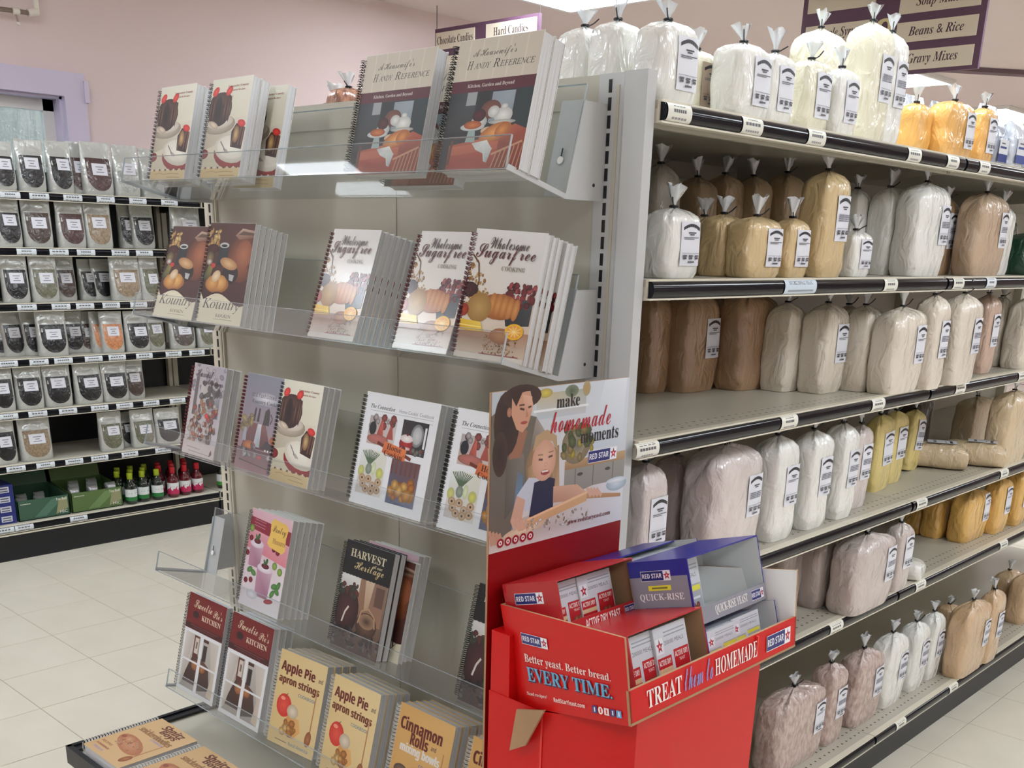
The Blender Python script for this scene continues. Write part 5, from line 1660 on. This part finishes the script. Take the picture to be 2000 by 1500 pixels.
for nm, L, g_, c_, lc, w_ in (('green glass bottle with a lime cap', GB, GG, YC, (40, 120, 60), 'lime capped bottles'), ('red juice bottle with a red cap', RB, RG, RC, (190, 40, 90), 'red capped bottles')):
    proto = None
    for i, (x, y) in enumerate(L):
        row = ('front', 'middle', 'rear')[i // 3]
        lab = '%s, %s from the green cartons in the %s row' % (nm, ORD[i % 3], row)
        if proto is None:
            proto = thing('bottle', lab, 'bottle', (x, y, SZ[6] + .0005), group=w_)
            bottle(proto, g_, c_, lc, i)
        else:
            o = copy_tree(proto); o.location = (x, y, SZ[6] + .0005); o.rotation_euler = (0, 0, random.uniform(-.5, .5)); o['label'] = lab
t = thing('bottle', 'green labelled bottle alone past the red capped ones', 'bottle', (-3.80, 1.405 + .06, SZ[6] + .0005)); bottle(t, GG, GG, (70, 150, 60), 3)

# green cartons of tea balls and a stack of blue boxes
GRN = mat('green_carton', (84, 112, 60), rough=.45, coat=.3)
GRN2 = mat('dark_green_carton', (54, 92, 72), rough=.45, coat=.3)
for i, (y0, y1, g_, lab) in enumerate(((.378, .618, GRN2, 'dark green open carton of tea balls beside the blue boxes'), (.630, .885, GRN, 'green open carton of tea balls beside the bottles'))):
    t = thing('display_carton', lab, 'carton', (-3.765, y0, SZ[6] + .001))
    W = y1 - y0
    m = MB(); m.box(-.22, 0, 0, 0, W, .003, g_); m.box(-.003, 0, 0, 0, W, .095, g_); m.box(-.22, 0, 0, -.217, W, .12, g_)
    for yy in (0, W - .003):
        m.prism([(-.22, .0), (0, 0), (0, .095), (-.22, .12)], yy, yy + .003, g_, axis='y')
    m.build('carton_body', t)
    m = MB(); m.prism([(-.220, .12), (-.245, .215), (-.248, .214), (-.223, .12)], .004, W - .004, g_, axis='y'); m.build('lid', t)
    m = MB()
    A_ = Art(m, lambda u, v, l: (l, W * u, .095 * v), lift=.0004)
    A_.put([(.30, .1), (.66, .9), (.9, .9), (.52, .1)], tuple(min(255, v + 26) for v in ((54, 92, 72), (84, 112, 60))[i]))
    A_.put([(.72, .1), (.8, .85), (.96, .9), (.97, .35)], (150, 150, 112))
    A_.text('HIC', .80, .12, .15, .15, (230, 232, 226), 'sans'); A_.text('Tea Ball', .74, .78, .22, .13, (226, 228, 214), 'serif'); A_.rect(.05, .80, .25, .84, (190, 196, 180))
    m.build('carton_print', t)
    for k in range(7):
        xx, yy = -.05 - .07 * (k % 3), .035 + (W - .07) * k / 6
        p = packet('tea_ball_packet', 'clear wrapped tea ball, %s along the %s carton' % (ORD[k], ('dark green', 'green')[i]), -3.765 + xx, y0 + yy, SZ[6] + .06 if i else SZ[6] + .03, .05, .05, .055, (196, 200, 204), (120, 120, 120), foil=.6, seed=70 + k, band=False)
        p['category'] = 'packet'; p['group'] = 'tea balls in the green cartons'
BLUEB = mat('blue_box_card', (26, 40, 120), rough=.4, coat=.3)
for i in range(4):
    t = thing('tea_box', 'dark blue box with a white patch, %s from the bottom of its stack' % ORD[i], 'box', (-3.765, .245, SZ[6] + .001 + i * .0452), group='stacked blue boxes')
    m = MB(); m.box(-.12, 0, 0, 0, .122, .0448, BLUEB); m.build('carton_body', t)
    m = MB(); A_ = Art(m, lambda u, v, l: (l, .122 * u, .0448 * v), lift=.0004); A_.rect(.45, .2, .85, .8, (200, 204, 214)); A_.rect(.5, .3, .8, .4, (60, 60, 80)); A_.rect(.5, .55, .8, .65, (60, 60, 80)); m.build('paper_label', t)

# ------------------------------------------------------------------ red yeast display standing before the rack's end post
dp = thing('floor_display', 'red cardboard yeast display with a tall photo header, beside the cookbook rack', 'display stand', (0, 0, 0))
SLAB, SERI = (238, 232, 226), 'serif'
NAVY = (30, 36, 110)
def logo(a, x, y, w, h):
    """navy plate with the maker's words and a white square holding a red star"""
    a.rect(x, y, x + w, y + h, (236, 236, 240))
    a.rect(x + w * .01, y + h * .04, x + w * .76, y + h * .96, NAVY)
    a.text('RED STAR', x + w * .05, y + h * .28, w * .66, h * .46, (236, 236, 240), 'sansbold')
    star(a, x + w * .88, y + h * .5, w * .095, h * .36)
def star(a, cx, cy, rx, ry, c=(200, 24, 40), c2=(40, 40, 90)):
    P = [(cx + (rx if k % 2 == 0 else rx * .42) * math.sin(k * PI / 5), cy + (ry if k % 2 == 0 else ry * .42) * math.cos(k * PI / 5)) for k in range(10)]
    Q = [(cx + (p[0] - cx) * 1.25, cy + (p[1] - cy) * 1.25) for p in P]
    a.poly(Q, c2); a.poly(P, c)
    a.ell(cx, cy, rx * .25, ry * .25, (236, 200, 200))

# column
m = MB()
cy0, cy1, cx0, cx1 = -.393, -.075, .060, .342
m.prism([(cx0, 0), (cx1, 0), (cx1, .850), (.10, .778), (.098, .90), (cx0, .90)], cy0, cy1, RED, axis='y')
col = m.build('column', dp)
m = MB()
m.box(cx0 - .002, cy0 - .0012, 0, cx0 + .11, cy0, .80, RED)
m.box(cx1, cy0 + .085, .0, cx1 + .0012, cy0 + .088, .74, mat('red_fold', (226, 60, 54), rough=.4))
m.box(cx0 + .108, cy0 - .0016, 0, cx0 + .1115, cy0 - .0008, .80, mat('red_fold', (226, 60, 54), rough=.4))
m.build('side_flap', col)
# header card: thin board in the x = .05 plane
hx = .050
m = MB(); m.box(hx - .004, -.394, .30, hx, -.076, 1.2555, BOARD); m.box(hx - .0002, -.394, .30, hx + .0004, -.076, 1.2555, REDD)
hd = m.build('header_card', dp)
m = MB()
HB, HT, HL, HR = 1.017, 1.2555, -.394, -.076
A_ = Art(m, lambda u, v, l: (hx + .0006 + l, HL + (HR - HL) * u, HB + (HT - HB) * v), PRINT, lift=0, step=.000006, aspect=(HR - HL) / (HT - HB))
a = A_
a.rect(0, 0, 1, 1, [(206, 200, 196), (196, 198, 204), (206, 214, 222), (176, 184, 190)])
a.put([(.30, .96), (.66, .96), (.66, .80), (.30, .80)], [(190, 176, 140), (160, 166, 150), (186, 190, 196), (176, 190, 200)])
a.ell(.36, .96, .05, .03, (206, 190, 70), (170, 150, 90)); a.ell(.55, .955, .05, .04, (80, 96, 70), (120, 130, 110)); a.ell(.66, .96, .03, .05, (176, 140, 80), (160, 150, 120))
a.rect(.28, .845, .68, .86, (222, 226, 228))
a.put([(.70, .55), (.96, .55), (.98, 1), (.80, 1)], [(190, 200, 210), (200, 208, 216), (222, 226, 232), (212, 220, 226)])
a.put([(.52, .44), (1, .44), (1, .50), (.52, .50)], [(150, 118, 84), (170, 138, 100), (190, 160, 120), (176, 144, 104)])
a.put([(.52, .22), (1, .24), (1, .44), (.52, .44)], [(132, 128, 122), (140, 136, 130), (150, 148, 142), (142, 140, 134)])
for x in (.60, .74, .90):
    a.rect(x, .24, x + .006, .44, (100, 98, 94))
for x in (.64, .86):
    a.ell(x, .395, .022, .012, (70, 66, 62))
a.ell(.60, .60, .11, .13, (150, 130, 96), (120, 110, 90)); a.ell(.61, .60, .055, .075, (96, 102, 104), (150, 140, 116))
a.scatter(.50, .50, .72, .72, 22, .03, [(176, 158, 60), (90, 100, 60), (150, 130, 80)], seed=71, ry=.03)
# floury table
a.put([(0, 0), (1, 0), (1, .30), (.74, .30), (.3, .20), (0, .14)], [(206, 196, 190), (214, 214, 220), (214, 218, 224), (206, 204, 206), (196, 184, 172), (170, 150, 132)])
a.ell(.94, .275, .085, .05, (206, 216, 224), (150, 170, 184)); a.ell(.94, .30, .085, .02, (230, 234, 238), (190, 200, 210))
# woman: cardigan, neck, face, hair
a.poly([(0, .12), (0, .86), (.06, .90), (.30, .82), (.38, .70), (.37, .50), (.30, .34), (.20, .20), (.12, .08)], (104, 98, 88))
a.put([(.30, .82), (.38, .70), (.37, .52), (.26, .60)], [(150, 140, 132), (160, 150, 142), (120, 112, 104), (110, 104, 96)])
a.put([(.10, .20), (.24, .36), (.22, .60), (.10, .62)], [(88, 84, 76), (96, 100, 104), (122, 116, 106), (96, 90, 82)])
a.poly([(.12, .58), (.20, .58), (.24, .74), (.12, .80)], (150, 104, 82))
a.put([(.15, .12), (.20, .12), (.22, .46), (.18, .50)], [(110, 150, 190), (130, 166, 200), (96, 120, 140), (100, 110, 120)])
a.ell(.10, .80, .085, .20, (42, 28, 24), (58, 40, 34))
a.ell(.06, .62, .05, .14, (48, 32, 28), (64, 46, 38))
a.ell(.20, .955, .13, .075, (48, 32, 28), (60, 42, 36))
a.poly([(.13, .97), (.25, .99), (.275, .90), (.262, .84), (.24, .77), (.205, .735), (.165, .76), (.13, .85)], (196, 146, 120))
a.put([(.20, .97), (.265, .95), (.27, .87), (.22, .84)], [(206, 160, 136), (214, 170, 146), (206, 158, 134), (190, 140, 116)])
a.poly([(.11, .99), (.16, .90), (.20, .985), (.26, .985), (.27, 1.0), (.12, 1.0)], (54, 36, 30))
a.line([(.185, .885), (.215, .875)], .010, (70, 44, 36)); a.line([(.24, .885), (.262, .89)], .009, (70, 44, 36))
a.line([(.18, .905), (.215, .905)], .008, (84, 54, 44))
a.poly([(.228, .885), (.244, .83), (.226, .825)], (176, 124, 100))
a.ell(.215, .795, .024, .010, (170, 70, 66), (150, 64, 60))
a.ell(.115, .87, .016, .030, (180, 130, 106), (150, 104, 84))
# girl: dress, arms, face, hair
a.ell(.35, .50, .115, .17, (170, 140, 104), (132, 106, 78))
a.put([(.26, .30), (.31, .32), (.30, .54), (.25, .50)], [(150, 120, 84), (176, 146, 108), (186, 156, 118), (150, 122, 90)])
a.put([(.43, .24), (.49, .24), (.47, .62), (.43, .60)], [(170, 140, 104), (196, 170, 132), (150, 122, 92), (160, 134, 102)])
a.poly([(.18, .34), (.26, .44), (.36, .42), (.34, .26), (.24, .22)], (190, 196, 208))
a.poly([(.27, .18), (.44, .16), (.45, .40), (.40, .42), (.30, .40)], (34, 38, 66))
a.ell(.365, .535, .085, .135, (214, 172, 148), (196, 150, 126))
a.poly([(.28, .60), (.30, .70), (.38, .73), (.45, .68), (.46, .58), (.42, .65), (.36, .67), (.31, .63)], (176, 148, 112))
a.line([(.325, .545), (.355, .540)], .010, (84, 60, 50)); a.line([(.395, .55), (.425, .555)], .010, (84, 60, 50))
a.line([(.32, .575), (.355, .572)], .006, (140, 108, 84)); a.line([(.395, .58), (.43, .585)], .006, (140, 108, 84))
a.ell(.378, .505, .012, .014, (226, 180, 160), (190, 140, 120))
a.ell(.375, .455, .032, .018, (130, 44, 46), (160, 70, 66)); a.rect(.352, .456, .398, .468, (226, 216, 210))
a.put([(.44, .35), (.62, .33), (.70, .26), (.66, .22), (.44, .24)], [(200, 158, 134), (206, 166, 142), (214, 172, 150), (196, 152, 128), (176, 134, 112)])
a.poly([(.18, .34), (.24, .30), (.22, .18), (.26, .10), (.18, .08), (.14, .18)], (200, 160, 138))
# rolling pin, dough, hands
a.ell(.24, .105, .15, .035, (226, 206, 180), (200, 176, 150), rot=.1)
a.poly([(.20, .10), (.22, .165), (.70, .27), (.70, .20)], (206, 164, 120))
a.put([(.22, .15), (.23, .165), (.70, .268), (.70, .25)], (226, 190, 150))
a.put([(.70, .255), (.98, .20), (.98, .175), (.70, .215)], [(196, 150, 108), (186, 140, 100), (170, 126, 90), (180, 136, 98)])
for k in range(4):
    a.line([(.70 + .025 * k, .29 - .006 * k), (.735 + .028 * k, .225 - .004 * k)], .020, (210, 168, 146))
    a.line([(.155 + .03 * k, .20 - .01 * k), (.175 + .03 * k, .115 - .006 * k)], .022, (206, 164, 142))
    a.line([(.0 + .022 * k, .15 - .01 * k), (.02 + .022 * k, .05)], .018, (190, 146, 122))
a.scatter(.26, .06, .72, .16, 40, .012, [(236, 234, 232), (196, 184, 172), (170, 150, 130)], seed=72, ry=.008)
# words
a.text('make', .44, .855, .17, .082, (34, 32, 36), SERI)
a.text('homemade', .40, .700, .46, .135, (176, 20, 40), 'script')
a.text('moments', .63, .600, .30, .085, (34, 32, 36), SERI)
logo(a, .695, .455, .23, .085)
a.text('www.redstaryeast.com', .56, .055, .34, .040, (110, 30, 36), SERI)
for k, ch in enumerate('fovup'):
    cx_ = .075 + k * .052
    a.ell(cx_, .055, .023, .030, (150, 16, 30), (150, 16, 30)); a.ell(cx_, .055, .012, .016, (232, 220, 220), (232, 220, 220)); a.ell(cx_, .055, .005, .007, (150, 16, 30), (150, 16, 30))
m.build('header_print', hd)

# tray on top: sides flare, the floor slopes down to the rear
ang = math.atan2(.078, .26)
PY = lambda x, z: -.2863 - .1953 * x - .0881 * z
RT, FT, FB, RB_ = (.066, -.382, .940), (.345, -.440, .980), (.360, -.432, .856), (.100, -.392, .782)
FL = (.354, 0, .906)
RT, FT, FB, RB_, FL = [(p_[0], PY(p_[0], p_[2]), p_[2]) for p_ in (RT, FT, FB, RB_, FL)]
def mir(p): return (p[0], -.434 - p[1], p[2])
m = MB()
def slab(P, n, th, mo, mi_, medge=None):
    """thin board from a planar outline; n = thickness direction"""
    q = [tuple(p[i] + n[i] * th for i in range(3)) for p in P]
    m.face(P, mo); m.face(list(reversed(q)), mi_)
    for i in range(len(P)):
        k = (i + 1) % len(P)
        m.face([P[i], q[i], q[k], P[k]], medge or BOARD)
slab([RT, RB_, FB, FL, FT], (0, 1, 0), .004, RED, WHITEP)
tr_side = m.build('tray_side', dp)
m = MB()
slab([mir(p) for p in (RT, FT, FL, FB, RB_)], (0, -1, 0), .004, RED, WHITEP)
m.build('tray_side', dp)
m = MB()
slab([FB, mir(FB), mir(FL), FL], (-1, 0, 0), .004, RED, RED)
m.box(.349, -.120, .860, .3585, -.117, .903, mat('red_fold', (226, 60, 54), rough=.4))
fl_ = m.build('front_panel', dp)
m = MB(); slab([RB_, mir(RB_), mir(FB), FB], (-.0, 0, 1), .004, BOARD, BOARD); m.build('tray_floor', dp)
m = MB(); slab([RT, mir(RT), mir(RB_), RB_], (1, 0, 0), .004, RED, BOARD); m.build('tray_back', dp)
m = MB()
m.prism([(.130, .795), (.185, .812), (.150, .742), (.118, .722)], -.408, -.404, BOARD, axis='y')
m.build('brown_flap', dp)['label'] = 'bare brown cardboard flap'
def bil(P00, P10, P11, P01, n):
    def f(u, v, l):
        return tuple(P00[i] * (1 - u) * (1 - v) + P10[i] * u * (1 - v) + P11[i] * u * v + P01[i] * (1 - u) * v + n[i] * l for i in range(3))
    return f
m = MB()
a = Art(m, bil(RB_, FB, FT, RT, (0, -1, 0)), lift=.0014, step=.00002, aspect=1.6)
logo(a, .16, .66, .23, .11)
a.text('Better yeast. Better bread.', .16, .455, .72, .105, (238, 222, 214), SERI)
a.text('EVERY TIME.', .17, .27, .72, .145, (22, 40, 74), SERI)
a.text('EVERY TIME.', .162, .283, .72, .145, (96, 170, 206), SERI)
a.text('Need recipes?', .13, .125, .19, .045, (238, 222, 214), 'serif')
a.text('RedStarYeast.com', .38, .115, .27, .050, (238, 222, 214), 'sansbold')
for k, c_ in enumerate(((40, 60, 130), (238, 226, 220), (230, 222, 220), (60, 60, 130), (90, 170, 220))):
    x = .71 + k * .048
    a.rect(x, .085, x + .038, .165, c_) if k != 1 else a.ell(x + .019, .125, .020, .042, c_)
    a.rect(x + .014, .10, x + .024, .15, (226, 40, 40) if k in (1, 2) else (238, 232, 226))
m.build('side_print', tr_side)
m = MB()
a = Art(m, bil(FB, mir(FB), mir(FL), FL, (1, 0, 0)), lift=.0014, step=.00002, aspect=7)
a.text('TREAT', .085, .30, .185, .52, SLAB, SERI)
a.text('them to', .285, .28, .165, .66, (140, 140, 200), 'script')
a.text('HOMEMADE', .462, .30, .265, .52, SLAB, SERI)
logo(a, .79, .28, .165, .50)
m.build('front_print', fl_)

# shipper boxes standing in the tray, in its tilted frame (d outward, y, h up)
ORG = Vector((.104, 0, .7885))
DV = Vector((math.cos(ang), 0, math.sin(ang)))
HV = Vector((-math.sin(ang), 0, math.cos(ang)))
def tilt_matrix(d, y, h, extra=0.0):
    o_ = ORG + DV * d + HV * h + Vector((0, y, 0))
    M = Matrix(((DV.x, 0, HV.x, o_.x), (0, 1, 0, o_.y), (DV.z, 0, HV.z, o_.z), (0, 0, 0, 1)))
    return M @ Matrix.Rotation(extra, 4, 'Y')
YR = mat('box_red_card', (178, 24, 30), rough=.38, coat=.3)
YB = mat('box_blue_card', (36, 38, 140), rough=.35, coat=.3)
YG = mat('box_grey_card', (142, 142, 152), rough=.4)
WCARD = mat('white_card_inside', (222, 226, 226), rough=.6)
def shipper(label, d, y, h, W, D, Hh, kind, extra=0.0, packs=((.02, .075), (.085, .07)), top=1.0, seed=0):
    body = YR if kind == 'red' else YB
    ins = BOARD if kind == 'red' else WCARD
    t = thing('yeast_box', label, 'box', M=tilt_matrix(d, y, h, extra))
    e_ = .002
    m = MB()
    def bd(x0, y0, z0, x1, y1, z1, mo, mi_, axis, sgn):
        """board with outer and inner faces of different stock"""
        m.box(x0, y0, z0, x1, y1, z1, mo)
        q = .0003
        if axis == 'y':
            yy = y1 + q if sgn > 0 else y0 - q
            P = [(x0, yy, z0), (x1, yy, z0), (x1, yy, z1), (x0, yy, z1)]
        elif axis == 'x':
            xx = x1 + q
            P = [(xx, y0, z0), (xx, y1, z0), (xx, y1, z1), (xx, y0, z1)]
        else:
            zz = z1 + q if sgn > 0 else z0 - q
            P = [(x0, y0, zz), (x1, y0, zz), (x1, y1, zz), (x0, y1, zz)]
        m.face(P, mi_)
    bd(0, 0, 0, D, e_, Hh, body, ins, 'y', 1)
    bd(0, W - e_, 0, D, W, Hh, body, ins, 'y', -1)
    bd(0, e_, 0, e_, W - e_, Hh, body, ins, 'x', 1)
    bd(e_, e_, 0, D, W - e_, e_, body, ins, 'z', 1)
    bd(e_, e_, Hh - e_, D * top, W - e_, Hh, body, ins, 'z', -1)
    m.build('carton_body', t)
    m = MB(); m.box(D - e_, 0, 0, D + .0006, W, Hh * .25, YR if kind == 'red' else YG); lip = m.build('front_lip', t)
    m = MB()
    a = Art(m, lambda u, v, l: (D + .0008 + l, W * u, Hh * .25 * v), lift=0, step=.00002)
    a.text('ACTIVE DRY YEAST' if kind == 'red' else 'QUICK-RISE YEAST', .26, .2, .46, .6, SLAB, 'sansbold' if kind == 'red' else SERI)
    logo(a, .78, .2, .18, .6)
    m.build('lip_print', lip)
    m = MB()
    a = Art(m, lambda u, v, l: (D * u, -.0002 - l, Hh * v), lift=0, step=.00002)
    if kind == 'red':
        logo(a, .20, .62, .52, .20)
        a.text('ACTIVE DRY', .15, .10, .66, .14, SLAB, 'sansbold')
    else:
        a.rect(.0, .0, .97, .76, (142, 142, 152))
        logo(a, .20, .70, .50, .15)
        a.rect(.30, .555, .68, .63, (230, 224, 60)); a.rect(.36, .58, .62, .605, (120, 120, 60))
        a.text('QUICK-RISE', .13, .39, .74, .12, (240, 240, 240), SERI)
        a.rect(.20, .24, .80, .30, (40, 50, 150))
    m.build('end_print', t)
    # packets of sachets standing inside
    for i, (py, dep) in enumerate(packs):
        pw = min(.078, W - py - .006)
        m = MB()
        ph_ = Hh * .92 - e_
        m.box(.006 + .012 * i, py, e_ + .0006, .008 + dep, py + pw, ph_, FOILP if False else mat('sachet_foil', (206, 210, 214), rough=.3, metal=.2, bump=(40, .5, .004)))
        s_ = m.build('sachet_pack', t)
        m = MB()
        x_ = .0084 + dep
        a = Art(m, lambda u, v, l: (x_ + l, py + pw * u, e_ + (ph_ - e_) * v), lift=0, step=.00002, aspect=pw / ph_)
        a.rect(0, 0, 1, 1, (204, 208, 214))
        for k in range(2):
            a.rect(.30, .82 + .06 * k, .95, .84 + .06 * k, (150, 156, 164))
        a.text('200000 MEALS', .28, .68, .6, .07, (110, 110, 120), 'sans')
        a.rect(.03, .56, .25, .82, (226, 228, 232)); star(a, .14, .69, .08, .10)
        c_ = (190, 26, 36) if kind == 'red' else (170, 172, 180)
        a.rect(.02, .0, .44, .50, c_); a.rect(.52, .0, .98, .56, c_)
        if kind == 'red':
            a.text('ACTIVE DRY', .55, .43, .40, .09, SLAB, 'sansbold'); a.text('YEAST', .66, .35, .18, .05, SLAB, 'sans')
            a.text('ACTIVE DRY', .05, .37, .36, .09, SLAB, 'sansbold'); a.rect(.02, .24, .44, .32, (226, 190, 150))
            for k in range(5):
                a.ell(.64 + .06 * k, .14 + .05 * (k % 2), .06, .07, (190, 120, 90), (120, 60, 44))
        else:
            a.rect(.52, .44, .96, .53, (226, 222, 70)); a.rect(.04, .38, .42, .46, (226, 222, 70))
            a.rect(.56, .30, .92, .34, (222, 224, 230))
            for k in range(4):
                a.ell(.60 + .07 * k, .14 + .05 * (k % 2), .06, .06, (150, 84, 66), (100, 50, 40))
        m.build('sachet_print', s_)
    return t
Wb = .196
yL, yR = -.428 + .004, -.214
shipper('lower rear red box hidden in the yeast display, under the upper rear red box', .002, -.366, .0055, Wb - .046, .112, .084, 'red')
shipper('lower rear blue box hidden in the yeast display', .002, -.205, .0055, Wb - .012, .112, .084, 'blue')
shipper('red active dry yeast box on top at the rear of the display', .010, -.374, .0985, Wb - .018, .112, .086, 'red', packs=((.006, .075), (.072, .078)))
shipper('blue yeast box on top at the rear, partly behind the quick-rise box', .004, -.197, .0905, Wb - .012, .114, .092, 'blue', packs=((.006, .08), (.09, .08)), top=.6)
shipper('red yeast box low at the front of the display, sachets showing', .120, -.390, .0055, Wb - .018, .128, .100, 'red', packs=((.006, .10), (.074, .105)))
shipper('blue and silver yeast box low at the front under the quick-rise box', .120, -.212, .0055, Wb + .002, .128, .066, 'blue', packs=((.006, .115), (.09, .105)), top=.5)
shipper('big blue and grey quick-rise yeast box topmost on the display', .122, -.210, .0745, Wb, .112, .104, 'blue', packs=((.008, .06),))
